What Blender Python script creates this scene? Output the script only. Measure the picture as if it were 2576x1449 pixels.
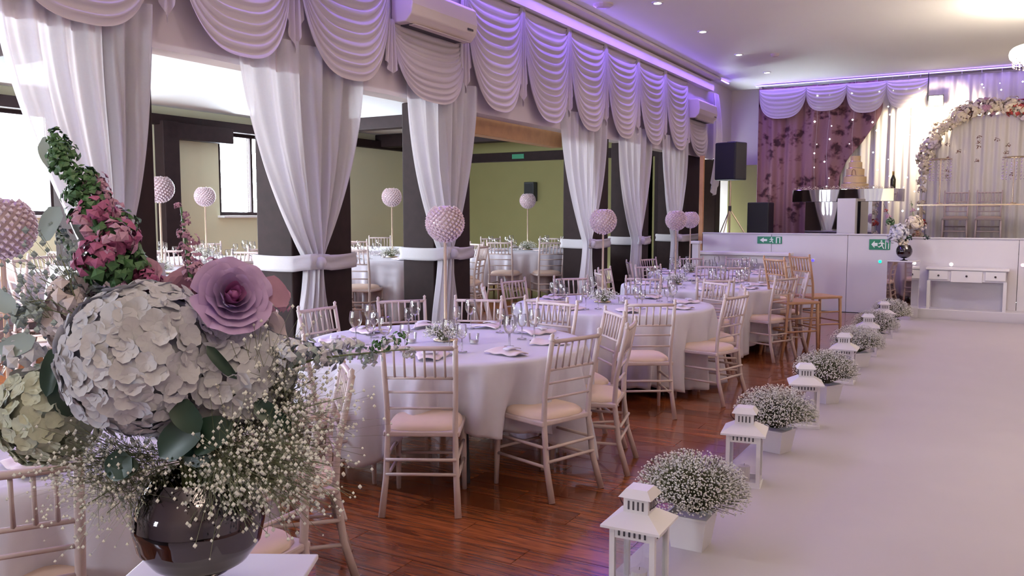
import bpy, math, random
from math import sin, cos, pi, radians, sqrt, atan2, exp
from mathutils import Vector, Matrix
random.seed(11)
sc = bpy.context.scene
for o in list(bpy.data.objects): bpy.data.objects.remove(o)
col = sc.collection

# ------------------------------------------------------------ camera
F = 2100.0; EYE = 1.6; PITCH = math.atan(179.5/F); YAW = radians(29.9)
cam = bpy.data.objects.new('camera', bpy.data.cameras.new('camera'))
col.objects.link(cam); cam.location = (0, 0, EYE)
cam.rotation_euler = (pi/2 - PITCH, 0, YAW)
cam.data.sensor_width = 36; cam.data.lens = F/2576*36; cam.data.clip_start = .05; cam.data.clip_end = 200
sc.camera = cam

# ------------------------------------------------------------ world, exposure
w = bpy.data.worlds.new('World'); sc.world = w; w.use_nodes = True
bg = w.node_tree.nodes['Background']; bg.inputs[0].default_value = (.80, .90, 1, 1); bg.inputs[1].default_value = 72
sc.view_settings.view_transform = 'Standard'; sc.view_settings.look = 'None'
sc.view_settings.exposure = 0.0; sc.view_settings.gamma = 1; sc.view_settings.use_curve_mapping = False
sc.cycles.max_bounces = 9; sc.cycles.diffuse_bounces = 4; sc.cycles.glossy_bounces = 4
sc.cycles.transparent_max_bounces = 24; sc.cycles.transmission_bounces = 6
sc.cycles.sample_clamp_indirect = 4; sc.cycles.caustics_reflective = False; sc.cycles.caustics_refractive = False

def lamp(name, kind, loc, power, color=(1,1,1), rot=(0,0,0), size=.1, size_y=None, spot=None, portal=False):
    l = bpy.data.lights.new(name, kind); l.color = color
    l.energy = power
    if kind == 'AREA':
        l.shape = 'RECTANGLE'; l.size = size; l.size_y = size_y or size
        if portal: l.cycles.is_portal = True
    else: l.shadow_soft_size = size
    if kind == 'SPOT': l.spot_size = radians(spot or 100); l.spot_blend = .6
    o = bpy.data.objects.new(name, l); o.location = loc; o.rotation_euler = rot; col.objects.link(o); return o

WARM = (1, .80, .62); VIOLET = (.24, .13, 1.0)
# daylight portals on the openings (windows built below)
ANNEX_WIN = [(.6, 2.5), (5.15, 7.06), (9.96, 11.45)]  # the first is an unseen window, added to bring in light
BACK_WIN = (-3.9, -3.2)
for y0, y1 in ANNEX_WIN: lamp('window_portal', 'AREA', (-11.62, (y0+y1)/2, 2.35), 1, rot=(0, -pi/2, 0), size=1.5, size_y=y1-y0, portal=True)
lamp('window_portal', 'AREA', (-8.4, -3.42, 2.0), 1, rot=(pi/2, 0, 0), size=4.4, size_y=2.3, portal=True)  # over the unseen glazing added behind the annex
lamp('window_portal', 'AREA', (-3.55, -3.42, 1.8), 1, rot=(pi/2, 0, 0), size=.7, size_y=1.2, portal=True)
# LED strip light on the pelmet, washing the swags
for i in range(4): lamp('led_wash', 'AREA', (-4.74, 2.4+i*4.2, 4.235), 47, VIOLET, rot=(0, radians(-28), 0), size=.05, size_y=4.1)
lamp('led_wash_back', 'AREA', (-1.0, 17.55, 4.235), 5, VIOLET, rot=(radians(20), 0, 0), size=6.5, size_y=.05)
# chandeliers (rings built below) and stage flood
CHAND = [(.74, 12.4), (.74, 5.8), (.74, -.6)]  # only the far one is in view; the nearer ones are added for room light
for i, (x, y) in enumerate(CHAND): lamp('added_ceiling_uplight', 'SPOT', (x, y, 3.12), [280, 560, 240][i], (1, .90, .84), rot=(pi, 0, 0), size=.4, spot=165)  # upward spots added to brighten the ceiling
for i, (x, y) in enumerate(CHAND): lamp('chandelier_light', 'POINT', (x, y, 3.15), [75, 14, 6][i], WARM, size=.35)
lamp('stage_flood_light', 'SPOT', (-1.02, 17.15, 3.62), 340, (1, .84, .58), rot=(radians(66), 0, 0), size=.10, spot=125)
lamp('stage_glow', 'POINT', (.2, 16.4, 3.2), 9, (1, .84, .60), size=.2)
lamp('stage_front_fill', 'SPOT', (-1.2, 10.5, 4.15), 150, (.92, .88, 1), rot=(radians(62), 0, radians(4)), size=.25, spot=60)  # added spot without a fixture, brightens the stage front
DOWN = [(-3.8, 2.3+2.0*i - .0) for i in range(-1, 8)]
DOWN = [(-3.8, y) for y in (.3, 2.3, 4.3, 6.3, 8.3, 10.3, 12.2, 14.2, 16.2)]  # the nearer ones lie out of view, kept for their light
for x, y in DOWN: lamp('downlight_beam', 'SPOT', (x, y, 4.26), 26, (1, .82, .70), size=.05, spot=120)
for x, y in DOWN[::2]: lamp('downlight_beam', 'SPOT', (3.8, y, 4.26), 6, (1, .82, .70), size=.05, spot=120)  # unseen right-hand row, kept for its light

# ------------------------------------------------------------ helpers
fw = Vector((-sin(YAW)*cos(PITCH), cos(YAW)*cos(PITCH), -sin(PITCH)))
rt = Vector((cos(YAW), sin(YAW), 0)); up = rt.cross(fw)
def at(px, py, d):
    """world point seen at pixel px,py of the 2576x1449 photograph, d metres along the optical axis"""
    return Vector((0, 0, EYE)) + d*(fw + rt*((px-1288)/F) + up*((724.5-py)/F))

class MB:
    def __init__(s): s.v = []; s.f = []
    def add(s, v, f):
        n = len(s.v); s.v += [tuple(p) for p in v]; s.f += [tuple(i+n for i in q) for q in f]; return s
    def box(s, c, d, rz=0, taper=1):
        x, y, z = [k/2 for k in d]; R = Matrix.Rotation(rz, 3, 'Z'); V = []
        for sz in (-1, 1):
            t = taper if sz > 0 else 1
            for sx, sy in ((-1,-1),(1,-1),(1,1),(-1,1)): V.append(Vector(c)+R@Vector((sx*x*t, sy*y*t, sz*z)))
        return s.add(V, [(3,2,1,0),(4,5,6,7),(0,1,5,4),(1,2,6,5),(2,3,7,6),(3,0,4,7)])
    def tube(s, pts, r, n=8, cap=True):
        pts = [Vector(p) for p in pts]; m = len(pts); rr = r if isinstance(r, (list, tuple)) else [r]*m
        t0 = (pts[1]-pts[0]).normalized(); a = t0.orthogonal().normalized(); V = []; Fc = []
        for i, p in enumerate(pts):
            t = (pts[min(i+1, m-1)]-pts[max(i-1, 0)]).normalized()
            a = (a - t*a.dot(t)).normalized(); b = t.cross(a)
            for k in range(n): V.append(p + (a*cos(2*pi*k/n)+b*sin(2*pi*k/n))*rr[i])
        for i in range(m-1):
            for k in range(n): Fc.append((i*n+k, i*n+(k+1)%n, (i+1)*n+(k+1)%n, (i+1)*n+k))
        if cap: Fc += [tuple(range(n-1, -1, -1)), tuple((m-1)*n+k for k in range(n))]
        return s.add(V, Fc)
    def lathe(s, prof, c=(0,0,0), n=20, sx=1, sy=1):
        V = []; Fc = []; m = len(prof)
        for r, z in prof:
            for k in range(n): V.append((c[0]+r*sx*cos(2*pi*k/n), c[1]+r*sy*sin(2*pi*k/n), c[2]+z))
        for i in range(m-1):
            for k in range(n): Fc.append((i*n+k, i*n+(k+1)%n, (i+1)*n+(k+1)%n, (i+1)*n+k))
        if prof[0][0] > 1e-5: Fc.append(tuple(range(n-1, -1, -1)))
        if prof[-1][0] > 1e-5: Fc.append(tuple((m-1)*n+k for k in range(n)))
        return s.add(V, Fc)
    def grid(s, fn, nu, nv, close=False):
        V = []; Fc = []
        for j in range(nv+1):
            for i in range(nu if close else nu+1): V.append(fn(i/nu, j/nv))
        W = nu if close else nu+1
        for j in range(nv):
            for i in range(nu):
                i2 = (i+1) % W; Fc.append((j*W+i, j*W+i2, (j+1)*W+i2, (j+1)*W+i))
        return s.add(V, Fc)
    def oct(s, c, r):
        c = Vector(c); V = [c+Vector(q)*r for q in ((1,0,0),(0,1,0),(-1,0,0),(0,-1,0),(0,0,1),(0,0,-1))]
        return s.add(V, [(0,1,4),(1,2,4),(2,3,4),(3,0,4),(1,0,5),(2,1,5),(3,2,5),(0,3,5)])
    def prism(s, poly, y0, y1):
        """polygon given in x,z extruded along y"""
        n = len(poly); V = [(x, y0, z) for x, z in poly]+[(x, y1, z) for x, z in poly]
        Fc = [tuple(range(n)), tuple(range(2*n-1, n-1, -1))]+[(i, i+n, (i+1)%n+n, (i+1)%n) for i in range(n)]
        return s.add(V, Fc)
    def mesh(s, name, mat, smooth=False, solid=0):
        me = bpy.data.meshes.new(name); me.from_pydata(s.v, [], s.f); me.update()
        if mat: me.materials.append(mat)
        if smooth: me.polygons.foreach_set('use_smooth', [True]*len(me.polygons))
        return me
    def build(s, name, mat, parent=None, smooth=False, loc=(0,0,0), solid=0, bevel=0, kind=None, label=None):
        o = bpy.data.objects.new(name, s.mesh(name, mat, smooth)); col.objects.link(o)
        o.location = loc; o.parent = parent
        if solid: m = o.modifiers.new('s', 'SOLIDIFY'); m.thickness = solid; m.offset = 0
        if bevel: m = o.modifiers.new('b', 'BEVEL'); m.width = bevel; m.segments = 2; m.limit_method = 'ANGLE'
        if kind: o['kind'] = kind
        if label: o['label'] = label
        return o
def empty(name, loc=(0,0,0), rz=0):
    o = bpy.data.objects.new(name, None); col.objects.link(o); o.location = loc; o.rotation_euler[2] = rz
    o.empty_display_size = .1; return o
def tag(o, label, cat, group=None, kind=None):
    n = len(label.split())
    assert 4 <= n <= 16, (n, label)
    o['label'] = label; o['category'] = cat
    if group: o['group'] = group
    if kind: o['kind'] = kind
    return o
KIDS = {}
def snapshot(root):
    """plain lists of a thing's children, so that copying is quick"""
    return [(c, list(c.children)) for c in root.children]
def copy_tree(root, snap, loc, rz):
    r = root.copy(); col.objects.link(r); r.location = loc; r.rotation_euler[2] = rz
    for c, gs in snap:
        k = c.copy(); col.objects.link(k); k.parent = r
        for g in gs: q = g.copy(); col.objects.link(q); q.parent = k
    return r
NTH = 'first second third fourth fifth sixth seventh eighth ninth tenth eleventh twelfth thirteenth'.split()
class Proto:
    def __init__(s, root): s.root = root; s.snap = snapshot(root); s.used = False
    def put(s, loc, rz=0):
        if not s.used:
            s.used = True; s.root.location = loc; s.root.rotation_euler[2] = rz; return s.root
        return copy_tree(s.root, s.snap, loc, rz)

# ------------------------------------------------------------ materials
def mat(name, c, rough=.6, metal=0, noise=0, scale=8, bump=0, emit=None, es=0, trans=0, sss=0, coat=0, spec=.5, rnd=0):
    m = bpy.data.materials.new(name); m.use_nodes = True; nt = m.node_tree; N = nt.nodes; L = nt.links
    b = N['Principled BSDF']; b.inputs['Base Color'].default_value = (*c, 1); b.inputs['Roughness'].default_value = rough
    b.inputs['Metallic'].default_value = metal; b.inputs['Coat Weight'].default_value = coat
    b.inputs['Specular IOR Level'].default_value = spec
    b.inputs['Transmission Weight'].default_value = trans
    tc = N.new('ShaderNodeTexCoord')
    if noise or bump:
        t = N.new('ShaderNodeTexNoise'); t.inputs['Scale'].default_value = scale; t.inputs['Detail'].default_value = 4
        L.new(tc.outputs['Object'], t.inputs['Vector'])
        if noise:
            mx = N.new('ShaderNodeMix'); mx.data_type = 'RGBA'
            mx.inputs['A'].default_value = (*[k*(1-noise) for k in c], 1); mx.inputs['B'].default_value = (*[min(1, k*(1+noise)) for k in c], 1)
            L.new(t.outputs['Fac'], mx.inputs['Factor']); L.new(mx.outputs['Result'], b.inputs['Base Color'])
        if bump:
            bp = N.new('ShaderNodeBump'); bp.inputs['Strength'].default_value = bump; bp.inputs['Distance'].default_value = .01
            L.new(t.outputs['Fac'], bp.inputs['Height']); L.new(bp.outputs['Normal'], b.inputs['Normal'])
    if rnd:
        oi = N.new('ShaderNodeObjectInfo'); hs = N.new('ShaderNodeHueSaturation'); mr = N.new('ShaderNodeMapRange')
        mr.inputs['To Min'].default_value = 1-rnd; mr.inputs['To Max'].default_value = 1+rnd
        L.new(oi.outputs['Random'], mr.inputs['Value']); L.new(mr.outputs['Result'], hs.inputs['Value'])
        src = b.inputs['Base Color'].links[0].from_socket if b.inputs['Base Color'].links else None
        if src: L.new(src, hs.inputs['Color'])
        else: hs.inputs['Color'].default_value = (*c, 1)
        L.new(hs.outputs['Color'], b.inputs['Base Color'])
    if emit: b.inputs['Emission Color'].default_value = (*emit, 1); b.inputs['Emission Strength'].default_value = es
    return m
def sheer(name, c, transp=.2, transl=.45, scale=0):
    m = bpy.data.materials.new(name); m.use_nodes = True; nt = m.node_tree; N = nt.nodes; L = nt.links
    N.remove(N['Principled BSDF']); out = N['Material Output']
    d = N.new('ShaderNodeBsdfDiffuse'); d.inputs[0].default_value = (*c, 1)
    t = N.new('ShaderNodeBsdfTranslucent'); t.inputs[0].default_value = (*c, 1)
    p = N.new('ShaderNodeBsdfTransparent'); a = N.new('ShaderNodeMixShader'); b = N.new('ShaderNodeMixShader')
    a.inputs[0].default_value = transl; L.new(d.outputs[0], a.inputs[1]); L.new(t.outputs[0], a.inputs[2])
    tc = N.new('ShaderNodeTexCoord'); wv = N.new('ShaderNodeTexNoise'); wv.inputs['Scale'].default_value = 60
    L.new(tc.outputs['Object'], wv.inputs['Vector'])
    mr = N.new('ShaderNodeMapRange'); mr.inputs['To Min'].default_value = transp*.7; mr.inputs['To Max'].default_value = transp*1.3
    L.new(wv.outputs['Fac'], mr.inputs['Value']); L.new(mr.outputs['Result'], b.inputs[0])
    L.new(a.outputs[0], b.inputs[1]); L.new(p.outputs[0], b.inputs[2]); L.new(b.outputs[0], out.inputs[0]); return m
def thin_glass(name, tint=(1,1,1), rough=.02, refl=1.0):
    m = bpy.data.materials.new(name); m.use_nodes = True; nt = m.node_tree; N = nt.nodes; L = nt.links
    N.remove(N['Principled BSDF']); out = N['Material Output']
    g = N.new('ShaderNodeBsdfGlossy'); g.inputs['Roughness'].default_value = rough
    p = N.new('ShaderNodeBsdfTransparent'); p.inputs[0].default_value = (*tint, 1)
    lw = N.new('ShaderNodeLayerWeight'); lw.inputs[0].default_value = .35
    mt = N.new('ShaderNodeMath'); mt.operation = 'MULTIPLY_ADD'; mt.inputs[1].default_value = .75*refl; mt.inputs[2].default_value = .05
    mx = N.new('ShaderNodeMixShader'); L.new(lw.outputs['Fresnel'], mt.inputs[0]); L.new(mt.outputs[0], mx.inputs[0])
    L.new(p.outputs[0], mx.inputs[1]); L.new(g.outputs[0], mx.inputs[2]); L.new(mx.outputs[0], out.inputs[0]); return m
def wood_floor(name, c1, c2, rough=.22):
    m = mat(name, c1, rough, coat=.35); nt = m.node_tree; N = nt.nodes; L = nt.links; b = N['Principled BSDF']
    tc = N.new('ShaderNodeTexCoord'); mp = N.new('ShaderNodeMapping'); mp.inputs['Scale'].default_value = (1.2, 14, 1)
    oi = N.new('ShaderNodeObjectInfo'); ad = N.new('ShaderNodeVectorMath'); ad.operation = 'ADD'
    sc_ = N.new('ShaderNodeVectorMath'); sc_.operation = 'SCALE'; sc_.inputs['Scale'].default_value = 40
    cx = N.new('ShaderNodeCombineXYZ'); L.new(oi.outputs['Random'], cx.inputs[0]); L.new(oi.outputs['Random'], cx.inputs[1]); L.new(cx.outputs[0], sc_.inputs[0])
    L.new(tc.outputs['Object'], mp.inputs['Vector']); L.new(mp.outputs[0], ad.inputs[0]); L.new(sc_.outputs[0], ad.inputs[1])
    t = N.new('ShaderNodeTexNoise'); t.inputs['Scale'].default_value = 2.2; t.inputs['Detail'].default_value = 6; t.inputs['Distortion'].default_value = 1.2
    L.new(ad.outputs[0], t.inputs['Vector'])
    r = N.new('ShaderNodeValToRGB'); r.color_ramp.elements[0].position = .34; r.color_ramp.elements[0].color = (*c2, 1)
    r.color_ramp.elements[1].position = .64; r.color_ramp.elements[1].color = (*c1, 1); L.new(t.outputs['Fac'], r.inputs[0])
    hs = N.new('ShaderNodeHueSaturation'); mr = N.new('ShaderNodeMapRange'); mr.inputs['To Min'].default_value = .72; mr.inputs['To Max'].default_value = 1.3
    L.new(oi.outputs['Random'], mr.inputs['Value']); L.new(mr.outputs[0], hs.inputs['Value']); L.new(r.outputs[0], hs.inputs['Color'])
    L.new(hs.outputs[0], b.inputs['Base Color']); return m
def floral_print(name):
    m = mat(name, (.4, .2, .22), .8); nt = m.node_tree; N = nt.nodes; L = nt.links; b = N['Principled BSDF']
    tc = N.new('ShaderNodeTexCoord'); mp = N.new('ShaderNodeMapping'); mp.inputs['Scale'].default_value = (1, .05, 1)
    ns = N.new('ShaderNodeTexNoise'); ns.inputs['Scale'].default_value = 7; ns.inputs['Detail'].default_value = 2
    L.new(tc.outputs['Object'], mp.inputs[0]); L.new(mp.outputs[0], ns.inputs['Vector'])
    mx = N.new('ShaderNodeMix'); mx.data_type = 'VECTOR'; mx.inputs['Factor'].default_value = .30
    L.new(mp.outputs[0], mx.inputs['A']); L.new(ns.outputs['Color'], mx.inputs['B'])
    v = N.new('ShaderNodeTexVoronoi'); v.inputs['Scale'].default_value = 4.6; L.new(mx.outputs['Result'], v.inputs['Vector'])
    r = N.new('ShaderNodeValToRGB'); e = r.color_ramp.elements; e[0].position = .20; e[0].color = (.06, .018, .025, 1)
    e[1].position = .44; e[1].color = (.32, .165, .175, 1); q = e.new(.30); q.color = (.19, .08, .09, 1)
    L.new(v.outputs['Distance'], r.inputs[0]); L.new(r.outputs[0], b.inputs['Base Color']); return m

M = dict(
 ceiling=mat('ceiling_paint', (.88, .87, .80), .8, noise=.015, scale=2),
 wall=mat('wall_paint', (.74, .67, .63), .8, noise=.02),
 cream=mat('cream_wall', (.72, .70, .50), .85, noise=.03, scale=3),
 olive=mat('olive_wall', (.23, .205, .085), .85, noise=.05, scale=3),
 beam=mat('dark_timber', (.022, .012, .013), .65, noise=.35, scale=12, bump=.1, spec=.15),
 lightwood=mat('pale_timber', (.50, .27, .12), .5, noise=.25, scale=9, bump=.1),
 aceil=mat('annex_ceiling', (.80, .82, .84), .8, noise=.02),
 white=mat('white_paint', (.76, .73, .75), .42, noise=.01),
 stage=mat('stage_panel', (.66, .63, .68), .38, noise=.015),
 deck=mat('stage_deck', (.10, .09, .09), .6, noise=.1),
 carpet=mat('white_aisle_carpet', (.50, .46, .475), .55, noise=.03, scale=3, bump=.08),
 floor=wood_floor('polished_floor', (.30, .085, .028), (.11, .028, .012)),
 afloor=wood_floor('annex_floor', (.46, .15, .04), (.25, .07, .02), .3),
 base=mat('floor_gap', (.02, .008, .005), .7, noise=.1),
 sheer=sheer('sheer_curtain', (.74, .71, .75), .10, .34),
 swag=sheer('swag_fabric', (.64, .565, .60), .02, .12),
 stagewhite=sheer('stage_drape', (.86, .81, .78), .02, .18),
 floral=floral_print('floral_drape'),
 cloth=mat('tablecloth_linen', (.64, .61, .70), .75, noise=.03, scale=30, bump=.05),
 napkin=mat('napkin_cotton', (.74, .62, .66), .8, noise=.05, scale=20),
 chair=mat('limewashed_wood', (.54, .43, .42), .42, noise=.10, scale=20, rnd=.05),
 bars=mat('natural_wood', (.42, .23, .13), .42, noise=.15, scale=18),
 cushion=mat('cushion_fabric', (.70, .53, .45), .8, noise=.04, scale=25),
 gold=mat('pale_gold', (.72, .57, .42), .25, metal=.7, noise=.05),
 glass=thin_glass('clear_glass'), pane=thin_glass('window_glass', refl=.5), crystal=thin_glass('crystal', (.98, .93, .95), .05, 1.0),
 beads=mat('crystal_beads', (.80, .66, .70), .12, metal=.35, noise=.05, spec=.9),
 core=mat('globe_core', (.62, .48, .52), .35, noise=.2, scale=30),
 mirror=mat('mirror', (.80, .78, .76), .03, metal=1, noise=.01), chrome=mat('smoked_chrome', (.11, .10, .115), .05, metal=1, noise=.05),
 black=mat('black_plastic', (.012, .012, .016), .5, noise=.1), ac=mat('ac_plastic', (.66, .56, .52), .4, noise=.01),
 dark=mat('dark_slot', (.05, .04, .05), .6, noise=.1),
 green=mat('exit_green', (.01, .20, .10), .4, noise=.02), signw=mat('sign_white', (.78, .84, .80), .4, noise=.02),
 leaf=mat('dark_leaf', (.012, .035, .022), .4, noise=.3, scale=20), leaf2=mat('mid_leaf', (.05, .13, .045), .45, noise=.3, scale=20),
 grey_leaf=mat('eucalyptus_leaf', (.30, .36, .36), .6, noise=.15), stem=mat('plant_stem', (.12, .15, .06), .6, noise=.2),
 gyp=mat('gypsophila_bloom', (.74, .73, .68), .8, noise=.06), gypstem=mat('gypsophila_stem', (.15, .16, .085), .7, noise=.2),
 hyd=mat('hydrangea_white', (.55, .545, .61), .75, noise=.10, scale=20, rnd=.10), hydg=mat('hydrangea_green', (.50, .52, .42), .75, noise=.12, scale=20, rnd=.1),
 rose=mat('lavender_rose', (.50, .34, .60), .6, noise=.08, scale=15, rnd=.05), rosec=mat('rose_heart', (.42, .14, .36), .6, noise=.1, rnd=.1),
 creamrose=mat('cream_rose', (.70, .60, .62), .65, noise=.06, rnd=.06), mauve=mat('mauve_bloom', (.46, .25, .36), .7, noise=.2, scale=30),
 magenta=mat('magenta_bloom', (.34, .085, .20), .6, noise=.2, scale=30), red=mat('red_bloom', (.45, .06, .05), .6, noise=.2),
 brownf=mat('dried_bloom', (.22, .11, .08), .7, noise=.2), ivory=mat('ivory_bloom', (.74, .64, .50), .7, noise=.08, scale=20),
 cake=mat('cake_icing', (.66, .47, .25), .55, noise=.05), bottle=mat('bottle_glass', (.03, .03, .01), .1, noise=.1), foil=mat('gold_foil', (.6, .4, .12), .3, metal=.9, noise=.1),
 led=mat('led_violet', (.3, .2, 1), .5, emit=(.30, .18, 1), es=8), bulb=mat('lamp_glow', (1, .95, .9), .5, emit=(1, .93, .88), es=14),
 ring=mat('chandelier_glow', (1, .9, .7), .5, emit=(1, .86, .62), es=9), fairy=mat('fairy_glow', (1, 1, 1), .5, emit=(.95, .97, 1), es=5),
 gdot=mat('green_led', (0, 1, .4), .5, emit=(0, .9, .35), es=2), bdot=mat('blue_led', (.1, .1, 1), .5, emit=(.12, .08, .9), es=1.2),
 wdot=mat('white_led', (1, .9, .95), .5, emit=(1, .88, .9), es=4), pdot=mat('pink_led', (1, .3, .4), .5, emit=(1, .45, .55), es=4),
 wax=mat('candle_wax', (.80, .74, .72), .5, noise=.02), plate=mat('speaker_mesh', (.02, .02, .024), .8, noise=.2, scale=80, bump=.2),
)
S = 'structure'
def st(name, mb, m, parent=None, **k):
    return mb.build(name, M[m], parent, kind=None if parent else S, **k)

# ------------------------------------------------------------ structure
CZ = 4.3
floor = st('floor', MB().box((0, 7.5, -.06), (10.4, 21.6, .1)), 'base')
PW, PL = .19, 1.25
pm = MB().box((0, 0, 0), (PL-.004, PW-.004, .012)).mesh('plank', M['floor'])
rest = MB(); cnt = 0
for j in range(-16, 79):
    y = 2.0 + j*PW
    off = (j*0.417) % PL
    x = -5.2 - off
    while x < 5.2:
        x0, x1 = max(x, -5.2), min(x+PL, 5.2)
        if x1-x0 > .05 and y < 14.9 and y > -2.9:
            if x >= -5.2 and x1 < -1.0 and 1.9 < y < 14.7 and cnt < 296:
                p = bpy.data.objects.new('plank', pm); p.parent = floor; p.location = ((x0+x1)/2, y, -.006); col.objects.link(p); cnt += 1
            else: rest.box(((x0+x1)/2, y, -.006), (x1-x0-.004, PW-.004, .012))
        x += PL
rest.build('far_planks', M['floor'], floor, kind='stuff')
st('ceiling', MB().box((0, 7.5, CZ+.05), (10.4, 21.6, .1)), 'ceiling')
# left wall: header above the openings, and short stretch near the stage
st('wall_left', MB().box((-5.18, 7.5, (2.78+CZ)/2), (.36, 21.6, CZ-2.78)).box((-5.18, -1.6, 1.39), (.36, 3.4, 2.78)), 'wall')
st('wall_front', MB().box((-.6, 18.3, CZ/2), (12.0, .2, CZ)), 'wall')   # behind the stage
st('wall_back', MB().box((-4.65, -3.3, CZ/2), (1.5, .2, CZ)).box((1.1, -3.3, CZ/2), (8.6, .2, CZ)).box((-3.55, -3.3, .6), (.7, .2, 1.2)).box((-3.55, -3.3, 3.35), (.7, .2, 1.9)), 'wall')
st('wall_right', MB().box((5.1, 7.5, CZ/2), (.2, 21.6, CZ)), 'wall')
def window(n, x, y0, y1, z0, z1, m, inward):
    fr = MB(); c = (y0+y1)/2; h = z1-z0; t = .06
    for z in (z0+t/2, z1-t/2): fr.box((x, c, z), (.10, y1-y0, t))
    for y in (y0+t/2, y1-t/2, c): fr.box((x, y, (z0+z1)/2), (.09, t*.8, h-2*t))
    o = st('window_%d' % n, fr, m)
    for a, b in ((y0+t, c-t/2), (c+t/2, y1-t)): MB().box((x, (a+b)/2, (z0+z1)/2), (.01, b-a, h-2*t)).build('pane', M['pane'], o)
    MB().box((x+inward*.12, c, z0-.02), (.2, y1-y0+.1, .04)).build('sill', M['white'], o, bevel=.008)
    return o
wn = 1
for y0, y1 in ANNEX_WIN: window(wn, -11.56, y0, y1, 1.62, 3.04, 'beam', 1); wn += 1
bw = st('window_8', MB().box((-3.55, -3.3, 1.23), (.7, .08, .06)).box((-3.55, -3.3, 2.37), (.7, .08, .06)).box((-3.87, -3.3, 1.8), (.06, .08, 1.08)).box((-3.23, -3.3, 1.8), (.06, .08, 1.08)).box((-3.55, -3.3, 1.8), (.04, .08, 1.08)), 'white')
MB().box((-3.55, -3.3, 1.8), (.6, .01, 1.08)).build('pane', M['pane'], bw)
# fascia for the LED strip
st('trim_1', MB().box((-4.93, 6.9, 4.13), (.14, 19.0, .16)).box((-4.86, 6.9, 4.27), (.28, 19.0, .04)), 'wall')
st('trim_2', MB().box((-4.35, 18.1, 2.2), (.06, .18, 4.2)), 'wall')
st('annex_gap_wall', MB().box((-6.2, 17.4, 2.1), (.2, 2.0, 4.2)).box((-5.8, 17.4, 4.2), (1.0, 2.0, .1)), 'olive')  # added to close a gap that let sky light leak in
st('wall_front_panel', MB().box((-4.72, 18.17, 1.75), (.62, .06, 1.9)), 'olive')
# annex behind the openings
AF = .30
st('annex_floor', MB().box((-8.4, 6.5, AF-.1), (6.3, 19.6, .18)), 'base')
af = bpy.data.objects['annex_floor']; q = MB()
for j in range(int(19.4/PW)):
    y = -3.1+j*PW; off = (j*.417) % PL; x = -11.5-off
    while x < -5.3:
        x0, x1 = max(x, -11.5), min(x+PL, -5.3)
        if x1-x0 > .05: q.box(((x0+x1)/2, y, AF-.006), (x1-x0-.004, PW-.004, .012))
        x += PL
q.build('floorboards', M['afloor'], af, kind='stuff')
wa = MB(); ys = [-3.3]+[v for p in ANNEX_WIN for v in p]+[16.4]
for i in range(0, len(ys), 2): wa.box((-11.6, (ys[i]+ys[i+1])/2, 1.8), (.2, ys[i+1]-ys[i], 3.6))
for y0, y1 in ANNEX_WIN: wa.box((-11.6, (y0+y1)/2, .81), (.2, y1-y0, 1.62)).box((-11.6, (y0+y1)/2, 3.32), (.2, y1-y0, .56))
st('annex_wall_left', wa, 'cream')
st('annex_wall_front', MB().box((-8.5, 16.5, 1.8), (6.4, .2, 3.6)), 'olive')
st('annex_wall_back', MB().box((-11.1, -3.3, 1.8), (1.0, .2, 3.6)).box((-5.75, -3.3, 1.8), (.9, .2, 3.6)).box((-8.4, -3.3, 3.37), (4.4, .2, .46)).box((-8.4, -3.3, .42), (4.4, .2, .86)), 'cream')
gd = MB()
for k in range(5): gd.box((-10.57+k*1.085, -3.3, 2.0), (.07, .08, 2.3))
gd = st('window_9', gd.box((-8.4, -3.3, 3.12), (4.4, .08, .06)).box((-8.4, -3.3, .88), (4.4, .08, .06)), 'beam')  # unseen glazing, added to light the annex from behind
for k in range(4): MB().box((-10.03+k*1.085, -3.3, 2.0), (1.0, .01, 2.18)).build('pane', M['pane'], gd)
st('annex_ceiling', MB().box((-8.5, 6.6, 3.42), (6.4, 20.0, .16)), 'aceil')
st('annex_step', MB().box((-5.2, 6.8, .15), (.3, 19.6, .30)), 'beam')
# timber beams and posts of the annex
def beam(label, c, d, m='beam', cat='beam', name='timber_beam'):
    return tag(MB().box(c, d).build(name, M[m], bevel=.01), label, cat)
beam('dark ceiling beam crossing the side room, nearest one', (-8.5, 4.55, 3.20), (6.2, .34, .30))
beam('dark ceiling beam crossing the side room beyond the second curtain', (-8.5, 11.75, 3.24), (6.2, .26, .22))
beam('dark ceiling beam crossing the side room before the olive end wall', (-8.5, 14.3, 3.2), (6.2, .3, .26))
beam('long dark wall plate running above the side room windows', (-11.42, 6.6, 3.12), (.16, 19.6, .16))
beam('dark timber band across the olive end wall', (-8.5, 16.34, 2.93), (6.0, .12, .20))
beam('dark timber post on the cream wall between the two windows', (-11.38, 8.85, 1.7), (.22, .30, 2.8), cat='post', name='timber_post')
beam('short dark brace over the cream wall beside the timber post', (-11.36, 9.45, 2.96), (.18, 1.3, .26))
beam('bare pale timber beam over the widest opening', (-5.50, 9.3, 2.70), (.18, 3.1, .23), m='lightwood')
beam('dark timber lining on the end wall behind the speaker', (-5.75, 16.3, 1.6), (.5, .14, 2.6), cat='post', name='timber_post')

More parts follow.
